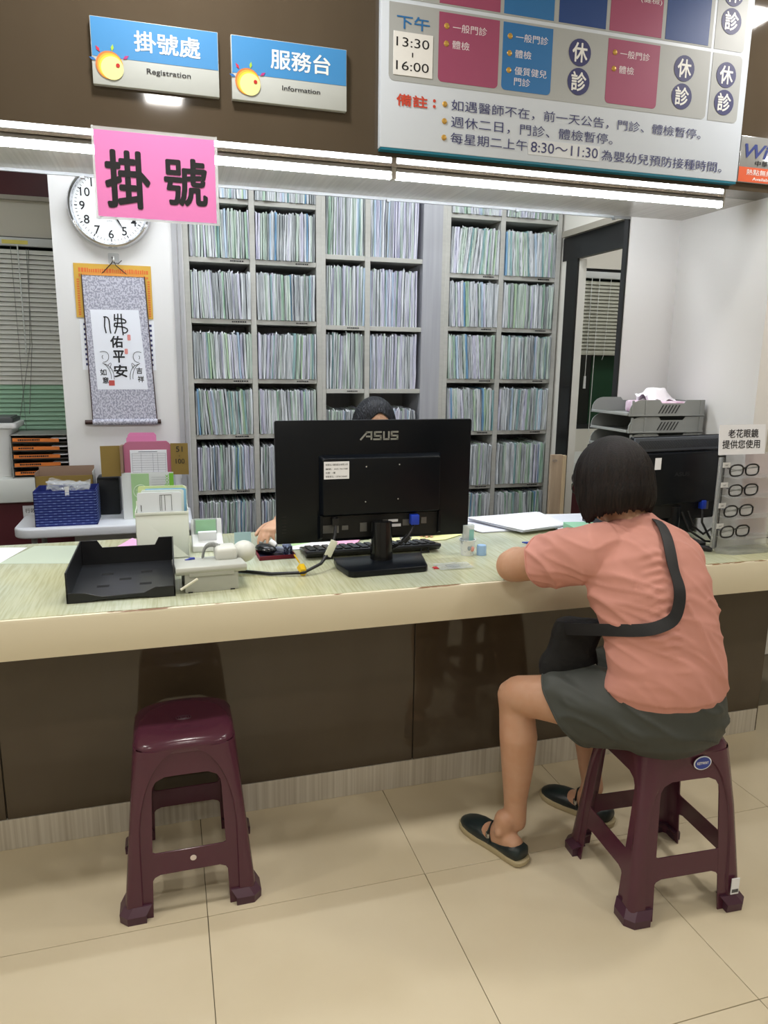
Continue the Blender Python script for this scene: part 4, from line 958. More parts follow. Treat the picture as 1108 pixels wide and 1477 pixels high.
for r in range(13):
    z = .009+r*.0112; q.bx(-.123, .123, -.0862, -.0852, z, z+.0012)
    q.bx(.1232, .1240, -.085, .085, z, z+.0012)
    for k in range(7): x = -.12+.036*k+(.018 if r % 2 else 0); q.bx(x, min(x+.011, .123), -.0872, -.0858, z-.0012, z+.0024)
tag(q.out('pattern_lines', mat('weave_light', '#7488c8', .6), t), kind='stuff')
t = thing('plastic_bag_bundle', 'crumpled clear plastic bags lying on top of the dark blue box', 'bags', (-.425, 3.345, ZT+.150))
for k in range(3):
    m = MB(); g = 12
    vs = [(-.085+.17*i/g, -.045+.09*j/g+.01*k, .004+.008*k+.024*noise.noise(Vector((i*.55, j*.55, k*3.1)))+.02*(1-i/g)*(k == 1)) for j in range(g+1) for i in range(g+1)]
    m.mesh(vs, [(j*(g+1)+i, j*(g+1)+i+1, (j+1)*(g+1)+i+1, (j+1)*(g+1)+i) for j in range(g) for i in range(g)])
    m.out('bag', mat('clear_crinkle', '#dfe3e6', .08, alpha=.25), t, flat=True)
MB().bx(-.008, .008, -.066, -.0645, -.02, .02).out('white_clip', M_['white'], t)
kr = mat('kraft_card', '#8a7238', .7); kri = mat('kraft_inside', '#8f7664', .7)
t = thing('open_carton', 'open brown carton with a hand hole, behind the dark blue box', 'box', (-.455, 3.51, ZT))
m = MB().bx(-.12, .12, -.05, -.047, 0, .19).out('front_wall', kr, t)
MB().bx(-.12, -.117, -.05, .06, 0, .205).out('side_wall', kri, t); MB().bx(.117, .12, -.05, .06, 0, .205).out('side_wall', mat('carton_white', '#bdbbb7', .6), t)
MB().bx(-.117, .117, .057, .06, 0, .125).bx(-.117, -.075, .057, .06, .125, .22).bx(.075, .117, .057, .06, .125, .22).bx(-.075, .075, .057, .06, .165, .22).out('back_wall', kri, t)
MB().bx(-.117, .117, -.047, .057, 0, .003).out('box_floor', kri, t)
# A4 paper box with brown flaps and pink folders
t = thing('paper_box', 'white and green copy paper box with brown flaps marked 51 to 100', 'box', (-.10, 3.40, ZT), math.radians(-4))
bw = mat('box_white', '#dfe3e2', .45)
MB().bx(-.105, .115, -.05, -.047, 0, .21).out('front_wall', bw, t); MB().bx(-.105, -.102, -.047, .11, 0, .21).out('side_wall', mat('box_lime', '#b5d4a0', .5, col2='#e6e9e4', nscale=12, namt=1, ramp=(.48, .52)), t)
MB().bx(.112, .115, -.047, .11, 0, .21).out('side_wall', bw, t); MB().bx(-.105, .115, .107, .11, 0, .21).out('back_wall', bw, t)
MB().bx(-.102, .112, -.047, .107, 0, .003).out('box_floor', bw, t)
MB().bx(-.066, .010, -.0514, -.0504, .006, .205).out('green_panel', mat('box_green', '#a9cf98', .5), t)
MB().bx(.096, .115, -.0514, -.0504, .09, .205).out('lime_stripe', mat('box_lime2', '#7cc242', .5), t)
o = MB().tube([(-.028+.030*cos(k*pi/16), -.052, .125+.030*sin(k*pi/16)) for k in range(32)], .0014, 5, closed=True).out('round_emblem', mat('box_pale', '#dfeeda', .5), t)
text('QUALITY', mat('box_pale', '#dfeeda', .5), t, (-.028, -.0525, .132), .040, .009); text('PAPER', mat('box_pale', '#dfeeda', .5), t, (-.028, -.0525, .117), .034, .009)
text('box', mat('box_lime2', '#7cc242', .5), t, (.084, -.0522, .175), .05, .018, M=Matrix.Rotation(-pi/2, 3, 'Y'))
q = MB()
for r in range(9): q.bx(.02, .08, -.0518, -.0508, .10+r*.011, .1008+r*.011)
tag(q.out('print_lines', mat('faint_print2', '#9fa5a5', .6), t), kind='stuff')
MB().box((-.145, -.045, .262), (.085, .003, .135), m=Matrix.Rotation(.12, 3, 'Z')).out('flap', kr, t); MB().bx(-.105, -.095, -.06, .0, .21, .33).out('flap', kri, t)
fl_ = MB().box((.145, -.048, .268), (.075, .003, .140), m=Matrix.Rotation(-.05, 3, 'Z')).out('flap', kr, t)
text('51', INK, t, (.145, -.0515, .312), .028, .024); MB().bx(.144, .1455, -.0525, -.0515, .278, .286).out('lettering', INK, t); text('100', INK, t, (.147, -.0515, .258), .038, .022)
pf_ = mat('folder_pink', '#dc86b4', .5); pf2 = mat('folder_rose', '#b96c88', .5)
for k in range(6):
    o = thing('pink_folder', 'pink paper folder standing in the copy paper box, %s from the front' % ('first', 'second', 'third', 'fourth', 'fifth', 'hindmost')[k], 'folder', (-.10, 3.40, ZT+.004), math.radians(-4), group='pink folders in the paper box')
    y_ = -.036+.020*k; h = .338 if k < 4 else (.36, .372)[k-4]; x0 = -.092+.004*k; x1 = .108-.004*k
    if k >= 4: x0 -= .012; x1 = .04
    MB().prism([(x0, 0), (x1, 0), (x1, h-.012), (x1-.01, h), (x0+.01, h), (x0, h-.012)], 'y', y_, y_+.002).out('folder_sheet', pf2 if k < 3 else pf_, o)
    MB().prism([(x0+.012, 0), (x1-.004, 0), (x1-.004, h-.02), (x0+.012, h-.016)], 'y', y_+.003, y_+.004).out('folder_leaf', pf_, o)
    if k == 0:
        fm = MB().bx(-.066, .090, y_-.0022, y_-.0012, .19, .305).out('form', M_['paper'], o)
        q = MB()
        for r in range(9): q.bx(-.058, .084, y_-.0030, y_-.0024, .205+r*.0105, .2057+r*.0105)
        for xx in (-.058, -.02, .03, .05, .084): q.bx(xx, xx+.0008, y_-.0030, y_-.0024, .205, .289)
        q.bx(-.03, .05, y_-.0030, y_-.0024, .296, .2985)
        q.out('form_grid', mat('form_ink', '#6c6f80', .6), fm)
# organiser with orange labels
t = thing('drawer_organizer', 'grey five-slot paper organiser with orange labelled shelves on the ledge', 'organiser', (-.60, 3.94, .8505), math.radians(0))
m = MB().bx(-.13, .13, -.115, .115, 0, .004).bx(-.13, .13, -.115, .115, .206, .21).bx(-.13, -.126, -.115, .115, 0, .21).bx(.126, .13, -.115, .115, 0, .21).bx(-.13, .13, .111, .115, 0, .21)
m.out('organizer_body', mat('organizer_grey', '#9fa09c', .4), t)
for k in range(5):
    z = .012+.0395*k
    MB().bx(-.126, .126, -.113, .11, z, z+.003).out('shelf', mat('organizer_dark', '#5e5a5a', .5), t)
    MB().box((-.016, -.118, z+.014), (.205, .002, .017), m=Matrix.Rotation(.012*(k-2), 3, 'Y')).out('orange_label', M_['orange'], t)
    q = MB(); x = -.095
    while x < -.03+.015*(k % 3)*2: wd = R_.uniform(.005, .009); q.bx(x, x+wd, -.1198, -.1190, z+.011, z+.019); x += wd+.002
    q.out('label_print', INK, t)
    MB().bx(.05, .12, -.117, -.04, z+.018, z+.022).out('paper_stack', M_['paper'], t)
t = thing('storage_box', 'white plastic bin at the left edge on the window ledge', 'box', (-.83, 3.98, .8505))
MB().loft([[Vector((x, y, z)) for x, y in rrect(-a_, -a_, a_, a_, .02)] for a_, z in ((.085, 0), (.10, .225), (.105, .225), (.105, .235))]).out('bin_body', M_['white'], t); MB().prism(rrect(-.125, -.12, .125, .12, .02), 'z', .236, .262).out('bin_lid', M_['white'], t, bevel=.004)
t = thing('dark_tray', 'flat dark grey tray lying on top of the white bin', 'tray', (-.83, 3.98, 1.113))
MB().prism(rrect(-.11, -.09, .11, .10, .012), 'z', 0, .022).out('tray_body', mat('dark_grey', '#45484a', .4), t, bevel=.003); MB().prism(rrect(-.10, -.08, .10, .09, .012), 'z', .022, .028).out('tray_top', mat('mid_grey', '#6b6f70', .4), t)
t = thing('dark_gap_filler', 'black block added as the dark gap between the carton and the copy paper box', 'filler', (-.275, 3.53, ZT))  # added black block, its colour stands in for the shade of an empty gap
MB().bx(-.048, .048, -.05, .05, 0, .175).out('gap_filler_body', mat('gap_black', '#15171c', .5), t, bevel=.008); MB().bx(-.04, .04, -.052, -.05, .165, .172).out('gap_filler_rim', M_['black'], t)
# right rear: wooden board, bottle
t = thing('wooden_board', 'light wooden board leaning by the right filing shelf', 'board', (1.965, 3.40, 0))
MB().bx(-.035, .03, -.012, .012, .0, .955).out('board', mat('pale_wood', '#b9a288', .5, col2='#a8927a', nscale=(40, 40, 3), namt=1), t, bevel=.002); MB().bx(.03, .05, -.015, .015, 0, .95).out('edge_strip', mat('pale_wood2', '#d6bf9c', .5), t)
MB().tube([(-.018+.012*cos(k*pi/8), -.0135, .925+.006*sin(k*pi/8)) for k in range(16)], .001, 5, closed=True).out('stamp_mark', M_['grey'], t)
t = thing('spray_bottle', 'clear bottle with an orange label on the right window ledge', 'bottle', (2.28, 3.88, .8505))
MB().lathe((0, 0, 0), [(.028, 0), (.03, .01), (.03, .12), (.022, .14), (.012, .15), (.012, .17)], 20).out('bottle_body', mat('clear_bottle', '#d6d3bf', .1, alpha=.7), t); MB().lathe((0, 0, 0), [(.0308, .03), (.0308, .10)], 20, cap=False).out('bottle_label', mat('label_yellow', '#e3a63c', .4, col2='#c8432a', nscale=25, namt=1, ramp=(.5, .52)), t)
MB().lathe((0, 0, 0), [(.014, .17), (.014, .20), (.001, .202)], 16).out('bottle_cap', M_['white'], t)
# ------------------------------------------------------------------ figures
def remesh(mb, voxel, smooth=6):
    me = bpy.data.meshes.new('tmp'); bmesh.ops.recalc_face_normals(mb.bm, faces=mb.bm.faces); mb.bm.to_mesh(me); mb.bm.free()
    o = bpy.data.objects.new('tmp', me); COL.objects.link(o)
    md = o.modifiers.new('r', 'REMESH'); md.mode = 'VOXEL'; md.voxel_size = voxel
    sm = o.modifiers.new('s', 'SMOOTH'); sm.iterations = smooth; sm.factor = .5
    dg = bpy.context.evaluated_depsgraph_get()
    m2 = bpy.data.meshes.new_from_object(o.evaluated_get(dg)); bpy.data.objects.remove(o); bpy.data.meshes.remove(me)
    return m2
def limb(mb, ch, n=20, up=None):
    """ch: (point, radius) or (point, rx, ry, xdir) rings along a limb, with rounded ends"""
    P = [Vector(c[0]) for c in ch]; m = len(P); rings = []; x = None
    for i in range(m):
        T = (P[min(i+1, m-1)]-P[max(i-1, 0)]).normalized()
        if len(ch[i]) == 4: x = Vector(ch[i][3]); rx, ry = ch[i][1], ch[i][2]
        else:
            rx = ry = ch[i][1]
            if x is None: x = T.cross(Vector((0.13, .2, 1))); x = x if x.length > .1 else Vector((1, 0, 0))
        x = (x-T*x.dot(T)).normalized(); y = T.cross(x)
        if i == 0:
            for a in (80, 55, 28): rings.append(mb.ring(P[0]-T*min(rx, ry)*sin(math.radians(a))*.8, x, y, rx*cos(math.radians(a)), ry*cos(math.radians(a)), n))
        rings.append(mb.ring(P[i], x, y, rx, ry, n))
        if i == m-1:
            for a in (28, 55, 80): rings.append(mb.ring(P[i]+T*min(rx, ry)*sin(math.radians(a))*.8, x, y, rx*cos(math.radians(a)), ry*cos(math.radians(a)), n))
    mb.loft(rings)
def fin(me, name, m, parent, fn=None):
    off = parent.location
    for v in me.vertices: v.co -= off
    if fn:
        co = [v.co.copy() for v in me.vertices]; no = [v.normal.copy() for v in me.vertices]
        for v, c_, n_ in zip(me.vertices, co, no): v.co = c_+n_*fn(c_+off, n_)
    me.materials.clear(); me.materials.append(m); me.name = name
    for p in me.polygons: p.use_smooth = True; p.material_index = 0
    return link(name, me, parent)
def hand(mb, w_, d, nrm, side, curl=.5, L=.165, spread=.12, thumb_in=.5):
    """w_ wrist point, d direction of the hand, nrm back-of-hand normal, side +1/-1 puts the thumb along +x*side"""
    w_ = Vector(w_); d = Vector(d).normalized(); nrm = Vector(nrm); nrm = (nrm-d*nrm.dot(d)).normalized(); s_ = d.cross(nrm).normalized()*side
    k = L/.18
    limb(mb, [(w_, .023*k, .017*k, s_), (w_+d*.03*k, .031*k, .014*k, s_), (w_+d*.065*k, .038*k, .013*k, s_), (w_+d*.088*k, .037*k, .011*k, s_)], 16)
    for i, (o_, l, r) in enumerate(((.029, .070, .0085), (.010, .078, .0088), (-.010, .072, .0085), (-.028, .056, .0075))):
        base = w_+d*(.078-.006*abs(i-1))*k+s_*o_*k; dd = (d+s_*(o_*spread*8)).normalized(); pts = [(base, r*k*1.05)]; p = base; a = .12
        for j, f in enumerate((.45, .32, .23)):
            a += curl*(.5, .75, .55)[j]*(1+.08*i); v = (dd*cos(a)-nrm*sin(a)); p = p+v*l*f*k*1.08; pts.append((p, r*k*(1-.1*(j+1))))
        limb(mb, pts, 10)
    b_ = w_+d*.022*k+s_*.022*k; t1 = b_+(d*.55+s_*.75-nrm*.2*thumb_in).normalized()*.035*k; t2 = t1+(d*.85+s_*.3-nrm*.5*thumb_in).normalized()*.028*k; t3 = t2+(d*.95-nrm*.5*thumb_in).normalized()*.022*k
    limb(mb, [(b_, .014*k), (t1, .0115*k), (t2, .0098*k), (t3, .008*k)], 10)
def head(mb, c, fwd, up, s=1.0):
    """skull, face and ears merged into the body; returns the frame"""
    c = Vector(c); f = Vector(fwd).normalized(); u = Vector(up); u = (u-f*u.dot(f)).normalized(); r = f.cross(u)
    M = Matrix((r, f, u)).transposed()
    q = lambda x, y, z: c+M@Vector((x*s, y*s, z*s))
    mb.sph(q(0, -.008, .022), (.073*s, .090*s, .085*s), 24, 16, M)
    mb.sph(q(0, .020, -.030), (.058*s, .066*s, .072*s), 20, 14, M)
    mb.sph(q(0, .052, -.078), (.026*s, .026*s, .022*s), 14, 10, M)
    limb(mb, [(q(0, .082, .012), .008*s), (q(0, .093, -.014), .009*s), (q(0, .103, -.030), .012*s)], 10)
    for sx in (-1, 1):
        mb.sph(q(sx*.012, .088, -.032), (.009*s, .011*s, .008*s), 10, 8, M)
        mb.sph(q(sx*.076, -.005, -.010), (.010*s, .020*s, .031*s), 12, 10, M)
        mb.sph(q(sx*.036, .058, -.028), (.022*s, .020*s, .020*s), 12, 10, M)
        mb.sph(q(sx*.030, .073, .028), (.022*s, .010*s, .007*s), 12, 8, M)
    mb.sph(q(0, .080, -.055), (.022*s, .010*s, .006*s), 12, 8, M); mb.sph(q(0, .079, -.063), (.019*s, .010*s, .0065*s), 12, 8, M)
    return q, M
def face_parts(q, M, s, t, lid=None):
    off = t.location
    for sx in (-1, 1):
        MB().sph(q(sx*.030, .074, .008)-off, (.0125*s, .009*s, .0085*s), 16, 10, M).out('eye', mat('eye_white', '#e6e2dc', .3), t)
        MB().sph(q(sx*.030, .0815, .006)-off, (.0055*s, .003*s, .0058*s), 12, 8, M).out('iris', mat('iris_dark', '#20130d', .2), t)
        m = MB(); m.tube([q(sx*.014, .0865, .030)-off, q(sx*.030, .0875, .036)-off, q(sx*.047, .078, .030)-off], [.0015, .0028, .0012], 6); m.out('eyebrow', mat('brow_dark', '#2a1d17', .8), t)
SK = mat('skin', '#bd8f72', .5, col2='#c39a80', nscale=22, namt=.7, sss=.12, bump=.02, bscale=500)
def nz(v, s): return noise.noise(Vector((v[0]*s[0], v[1]*s[1], v[2]*s[2])))

# ---- the seated woman
S = (1, .02, 0)
wm = thing('person', 'person in a salmon T-shirt and dark shorts, seated at the counter seen from behind', 'person', (1.21, 1.52, 0))
B = MB()
hipL, knL, anL = (1.135, 1.475, .550), (.924, 1.742, .493), (.930, 1.722, .085)
hipR, knR, anR = (1.295, 1.475, .550), (1.195, 1.87, .475), (1.250, 1.812, .085)
limb(B, [((1.215, 1.49, .545), .135, .105, S), ((1.215, 1.495, .62), .130, .098, S), ((1.21, 1.505, .72), .118, .092, S), ((1.20, 1.53, .82), .124, .090, S), ((1.185, 1.575, .91), .130, .082, S), ((1.178, 1.605, .96), .110, .065, S), ((1.170, 1.62, .99), .07, .05, S)], 28)
def leg_(h, k, a, s_):
    h, k, a = Vector(h), Vector(k), Vector(a)
    limb(B, [(h, .074), (h.lerp(k, .35), .078), (h.lerp(k, .7), .065), (k+Vector((0, -.005, 0)), .055)], 24)
    bk = Vector((0, -.014, 0)) if s_ > 0 else Vector((0.012, -.01, 0))
    limb(B, [(k, .0555), (k.lerp(a, .12), .050), (k.lerp(a, .30)+bk, .0545), (k.lerp(a, .55)+bk*.7, .0455), (k.lerp(a, .8), .034), (a+Vector((0, 0, .01)), .0320)], 24)
leg_(hipL, knL, anL, 1); leg_(hipR, knR, anR, -1)
feet = [((.918, 1.672), (-.36, .93)), ((1.268, 1.762), (-.50, .866))]
for (hx, hy), d in feet:
    d = Vector((d[0], d[1], 0)).normalized(); h = Vector((hx, hy, 0)); s_ = d.cross(Vector((0, 0, 1)))
    limb(B, [(h+d*.012+Vector((0, 0, .045)), .027, .030, s_), (h+d*.05+Vector((0, 0, .05)), .031, .034, s_), (h+d*.10+Vector((0, 0, .040)), .035, .026, s_), (h+d*.16+Vector((0, 0, .028)), .037, .017, s_), (h+d*.20+Vector((0, 0, .024)), .030, .012, s_)], 18)
    limb(B, [(h+d*.055+Vector((0, 0, .11)), .032), (h+d*.06+Vector((0, 0, .07)), .035), (h+d*.085+Vector((0, 0, .052)), .030)], 18)
    B.sph(h+d*.058+s_*.030+Vector((0, 0, .083)), .013, 10, 8); B.sph(h+d*.05-s_*.031+Vector((0, 0, .078)), .013, 10, 8)
shL, elL, wrL = (1.035, 1.59, .950), (.922, 1.812, .852), (1.075, 1.965, .832)
shR, elR, wrR = (1.322, 1.60, .908), (1.40, 1.84, .852), (1.225, 2.0, .832)
for sh, el, wr in ((shL, elL, wrL), (shR, elR, wrR)):
    sh, el, wr = Vector(sh), Vector(el), Vector(wr)
    limb(B, [(sh, .052), (sh.lerp(el, .35), .053), (sh.lerp(el, .7), .050), (sh.lerp(el, .95), .046)], 20)
    limb(B, [(el+Vector((0, -.004, .004)), .047), (el.lerp(wr, .25)+Vector((0, 0, .006)), .0465), (el.lerp(wr, .6), .035), (wr, .025)], 20)
hand(B, wrL, (.75, .62, -.05), (0, 0, 1), -1, curl=.35); hand(B, wrR, (-.62, .72, .0), (.35, 0, .9), 1, curl=.95)
limb(B, [((1.172, 1.615, .985), .058), ((1.158, 1.632, 1.03), .051), ((1.148, 1.648, 1.07), .049)], 20)
HC = Vector((1.137, 1.668, 1.118)); HF = Vector((-.22, .90, -.40)); HU = Vector((-.06, .38, .92))
q_, HM = head(B, HC, HF, HU, 1.0)
fin(remesh(B, .0042, 5), 'body', SK, wm)
face_parts(q_, HM, 1.0, wm)
# hair: a bob, long at the sides and nape, short fringe
hairm = mat('dark_hair', '#0c0808', .5, col2='#1f1512', nscale=(240, 240, 9), namt=.9, bump=.35, bscale=(420, 420, 10), spec=.3)
def bob(c, M, rx, ry, top, nape, side, fringe, name, parent, seed=3):
    off = parent.location; m = MB(); n = 180; K = 22; out = []; inn = []
    rnd = random.Random(seed); jag = [rnd.uniform(-.010, .006) for _ in range(n)]
    jag = [(jag[i]+jag[i-1]+jag[(i+1) % n])/3*1.6+.0015*((i*7) % 5-2) for i in range(n)]
    for k in range(K+1):
        f = k/K; ro = []; ri = []
        for i in range(n):
            a = 2*pi*i/n; fr = max(0, sin(a)); bk = max(0, -sin(a))
            bot = -side*(1-bk)-nape*bk if sin(a) < .35 else -side+(fringe+side)*min(1, (sin(a)-.35)/.25)
            bot += jag[i]
            th = f*.5*pi*1.0
            if f < .55:
                t_ = f/.55*pi/2; rr = sin(t_); z = top*cos(t_)
            else:
                g = (f-.55)/.45; z = bot*g; rr = 1.0+.035*sin(pi*g*.9)-.13*g**3
            w1 = noise.noise(Vector((cos(a)*9, sin(a)*9, z*5+seed)))*.030+noise.noise(Vector((cos(a)*34, sin(a)*34, z*7)))*.030
            w1 *= min(1, f*2.5)
            x = rx*rr*cos(a)*(1+w1); y = ry*rr*sin(a)*(1+w1)
            ro.append(c+M@Vector((x, y, z))-off); ri.append(c+M@Vector((x*.93, y*.93, z*(.93 if f < .55 else 1)+(0 if f > .55 else .0))) - off)
        out.append(ro); inn.append(ri)
    m.loft(out+inn[::-1], cap=False)
    return m.out(name, hairm, parent, angle=180)
HU2 = HU.normalized(); HF2 = (HF-HU2*HF.dot(HU2)).normalized()
Zt = Vector((.02, .20, .975)).normalized(); Ff = Vector((-.22, .95, 0)); Ff = (Ff-Zt*Ff.dot(Zt)).normalized(); Rr = Ff.cross(Zt); HHM = Matrix((Rr, Ff, Zt)).transposed()
bob(HC+Vector((.004, .004, -.004)), HHM, .100, .112, .124, .072, .098, .035, 'hair', wm)
# face mask and glasses
m = MB(); off = wm.location
rings = []
for k in range(7):
    z = -.012-.075*k/6; b = .058+.012*sin(pi*k/6)
    rings.append([q_(x, .045+b*cos(x/.075*1.25)-.004*k*(1 if k > 3 else .3), z)-off for x in [-.072+.144*i/14 for i in range(15)]])
m.loft(rings, closed=False); m.out('face_mask', mat('mask_green', '#6fae98', .7), wm)
for sx in (-1, 1): MB().tube([q_(sx*.070, .052, -.02)-off, q_(sx*.080, .0, .0)-off, q_(sx*.078, -.018, -.02)-off, q_(sx*.070, .048, -.08)-off], .0014, 5).out('mask_loop', mat('mask_loop', '#8fc4b2', .7), wm)
for sx in (-1, 1):
    P = [q_(sx*.032+.024*cos(a), .098, .004+.018*sin(a))-off for a in [2*pi*k/20 for k in range(20)]]
    MB().tube(P, .0014, 5, closed=True).out('glasses_rim', M_['black'], wm)
    MB().tube([q_(sx*.056, .097, .01)-off, q_(sx*.079, .07, .012)-off, q_(sx*.083, -.01, .012)-off, q_(sx*.080, -.025, -.004)-off], .0016, 5).out('glasses_temple', M_['black'], wm)
# T-shirt
shirtm = mat('salmon_cotton', '#cb8f82', .75, bump=.06, bscale=900, sss=.0)
T = MB()
limb(T, [((1.212, 1.478, .600), .163, .126, S), ((1.214, 1.482, .66), .154, .120, S), ((1.202, 1.50, .75), .154, .116, S), ((1.186, 1.528, .84), .164, .114, S), ((1.178, 1.568, .915), .166, .102, S), ((1.178, 1.60, .962), .142, .080, S), ((1.170, 1.618, .992), .088, .058, S)], 36)
limb(T, [((1.12, 1.595, .945), .070), ((1.035, 1.590, .944), .070), ((.985, 1.655, .915), .069), ((.952, 1.712, .890), .067)], 24)
limb(T, [((1.24, 1.60, .935), .066), ((1.318, 1.60, .902), .066), ((1.358, 1.69, .890), .064), ((1.382, 1.76, .878), .061)], 24)
limb(T, [((1.168, 1.616, .99), .066), ((1.163, 1.624, .998), .057)], 20)
def folds(p, n_):
    x, y, z = p; d = 0
    w1 = noise.noise(Vector((x*7+1, y*4, z*6)))*.05
    a = 1-abs(noise.noise(Vector(((x)*4.5, y*5, (z+w1+.38*(x-1.2))*25))))*2.6
    d += max(0, a)**2*.0042*min(1, max(0, (z-.60)/.06))
    strap = abs(x-1.150); d += .0028*max(0, 1-strap/.06)*(x < 1.17)*sin((z+.3*strap)*2*pi/.021+3*noise.noise(Vector((x*12, 0, z*9))))*max(0, min(1, (z-.72)/.05))*max(0, min(1, (1.0-z)/.04))*(1 if n_.y < 0 else 0)
    b = 1-abs(noise.noise(Vector(((x*.8+z*.7)*16, y*3, (z*.6-x*.9)*4))))*2.2
    d += max(0, b)**2*.0075*(1 if z < .85 or x < 1.08 else .4)
    d += .004*noise.noise(Vector((x*9, y*9, z*8)))
    if z < .605: d *= .3
    return d
me = remesh(T, .005, 5)
shirt = fin(me, 't_shirt', shirtm, wm, folds)
# cut the sleeves and the hem clean
def cutm(o, pc, pn):
    bm = bmesh.new(); bm.from_mesh(o.data); off = o.parent.location
    bmesh.ops.bisect_plane(bm, geom=bm.verts[:]+bm.edges[:]+bm.faces[:], plane_co=Vector(pc)-off, plane_no=pn, clear_outer=True)
    bm.to_mesh(o.data); bm.free()
for p in shirt.data.polygons: p.use_smooth = True
def sub_cut(o, pc, pn, box):
    """clear faces beyond a plane, only inside a box region"""
    bm = bmesh.new(); bm.from_mesh(o.data); off = o.parent.location; pc = Vector(pc)-off; pn = Vector(pn).normalized()
    sel = [f for f in bm.faces if all(box[i][0] < (f.calc_center_median()+off)[i] < box[i][1] for i in range(3))]
    g = set(sel)
    for f in sel: g.update(f.verts); g.update(f.edges)
    r = bmesh.ops.bisect_plane(bm, geom=list(g), plane_co=pc, plane_no=pn)
    dl = [f for f in bm.faces if all(box[i][0] < (f.calc_center_median()+off)[i] < box[i][1] for i in range(3)) and (f.calc_center_median()-pc).dot(pn) > 0]
    bmesh.ops.delete(bm, geom=dl, context='FACES'); bm.to_mesh(o.data); bm.free()
sub_cut(shirt, (.957, 1.704, .893), (-.36, .80, -.30), ((.8, 1.06), (1.62, 1.9), (.8, .98)))
sub_cut(shirt, (1.385, 1.765, .88), (.2, .9, -.3), ((1.3, 1.5), (1.70, 1.9), (.8, .98)))
sub_cut(shirt, (1.21, 1.48, .592), (.10, .22, -1), ((1.0, 1.45), (1.3, 1.7), (.4, .64)))
from mathutils.bvhtree import BVHTree
def hem_tube(o, name, m, rr):
    bm = bmesh.new(); bm.from_mesh(o.data); off = o.parent.location
    be = [e for e in bm.edges if e.is_boundary]; seen = set(); k = 0
    adj = {}
    for e in be:
        for v in e.verts: adj.setdefault(v.index, []).append(e)
    vm = {v.index: v for v in bm.verts}
    for s0 in list(adj):
        if s0 in seen: continue
        loop = [s0]; seen.add(s0); cur = s0
        while True:
            nx = [e.other_vert(vm[cur]).index for e in adj[cur] if e.other_vert(vm[cur]).index not in seen]
            if not nx: break
            cur = nx[0]; seen.add(cur); loop.append(cur)
        if len(loop) > 24:
            P = [vm[i].co.copy() for i in loop[::2]]
            for _ in range(3): P = [(P[i-1]+P[i]*2+P[(i+1) % len(P)])/4 for i in range(len(P))]
            MB().tube(P, rr, 6, closed=True).out(name, m, o.parent)
    bm.free()
hem_tube(shirt, 'hem', shirtm, .0028)
# shorts
shm_ = mat('charcoal_green_shorts', '#3d403c', .6, bump=.05, bscale=700)
G = MB()
limb(G, [((1.217, 1.475, .520), .168, .132, S), ((1.216, 1.480, .565), .166, .128, S), ((1.214, 1.49, .62), .152, .112, S), ((1.212, 1.495, .67), .130, .10, S)], 36)
dL = (Vector(knL)-Vector(hipL)).normalized(); sL = dL.cross(Vector((0, 0, 1))).normalized()
limb(G, [((1.16, 1.47, .540), .102, .100, sL), ((1.09, 1.545, .525), .100, .106, sL), ((1.03, 1.615, .503), .092, .108, sL), ((1.005, 1.645, .496), .092, .112, sL)], 30)
dR = (Vector(knR)-Vector(hipR)).normalized(); sR = dR.cross(Vector((0, 0, 1))).normalized()
limb(G, [((1.285, 1.48, .54), .092, .085, sR), ((1.265, 1.58, .525), .09, .085, sR), ((1.245, 1.68, .512), .09, .085, sR), ((1.222, 1.79, .500), .09, .083, sR)], 30)
def sfold(p, n_):
    x, y, z = p
    a = 1-abs(noise.noise(Vector(((x*.8+y*.6)*6, (x-y)*5, (z+.35*(x-1.1))*22))))*2.3
    d = max(0, a)**2*.007+.003*noise.noise(Vector((x*12, y*12, z*12)))
    return d*min(1, max(.2, 1-abs(n_.z)*(z < .48)))
sh_o = fin(remesh(G, .0055, 5), 'shorts', shm_, wm, sfold)
for v in sh_o.data.vertices:   # flatten on the stool seat
    if v.co.z < .4745 and (v.co+wm.location-Vector((1.258, 1.525, 0))).xy.length < .145: v.co.z = .4745
sub_cut(sh_o, (1.025, 1.622, .500), tuple(dL+Vector((0, 0, -.62))), ((.8, 1.13), (1.50, 1.85), (.3, .66)))
sub_cut(sh_o, (1.222, 1.785, .50), tuple(dR), ((1.1, 1.4), (1.70, 1.95), (.3, .66)))
hem_tube(sh_o, 'shorts_hem', shm_, .003)
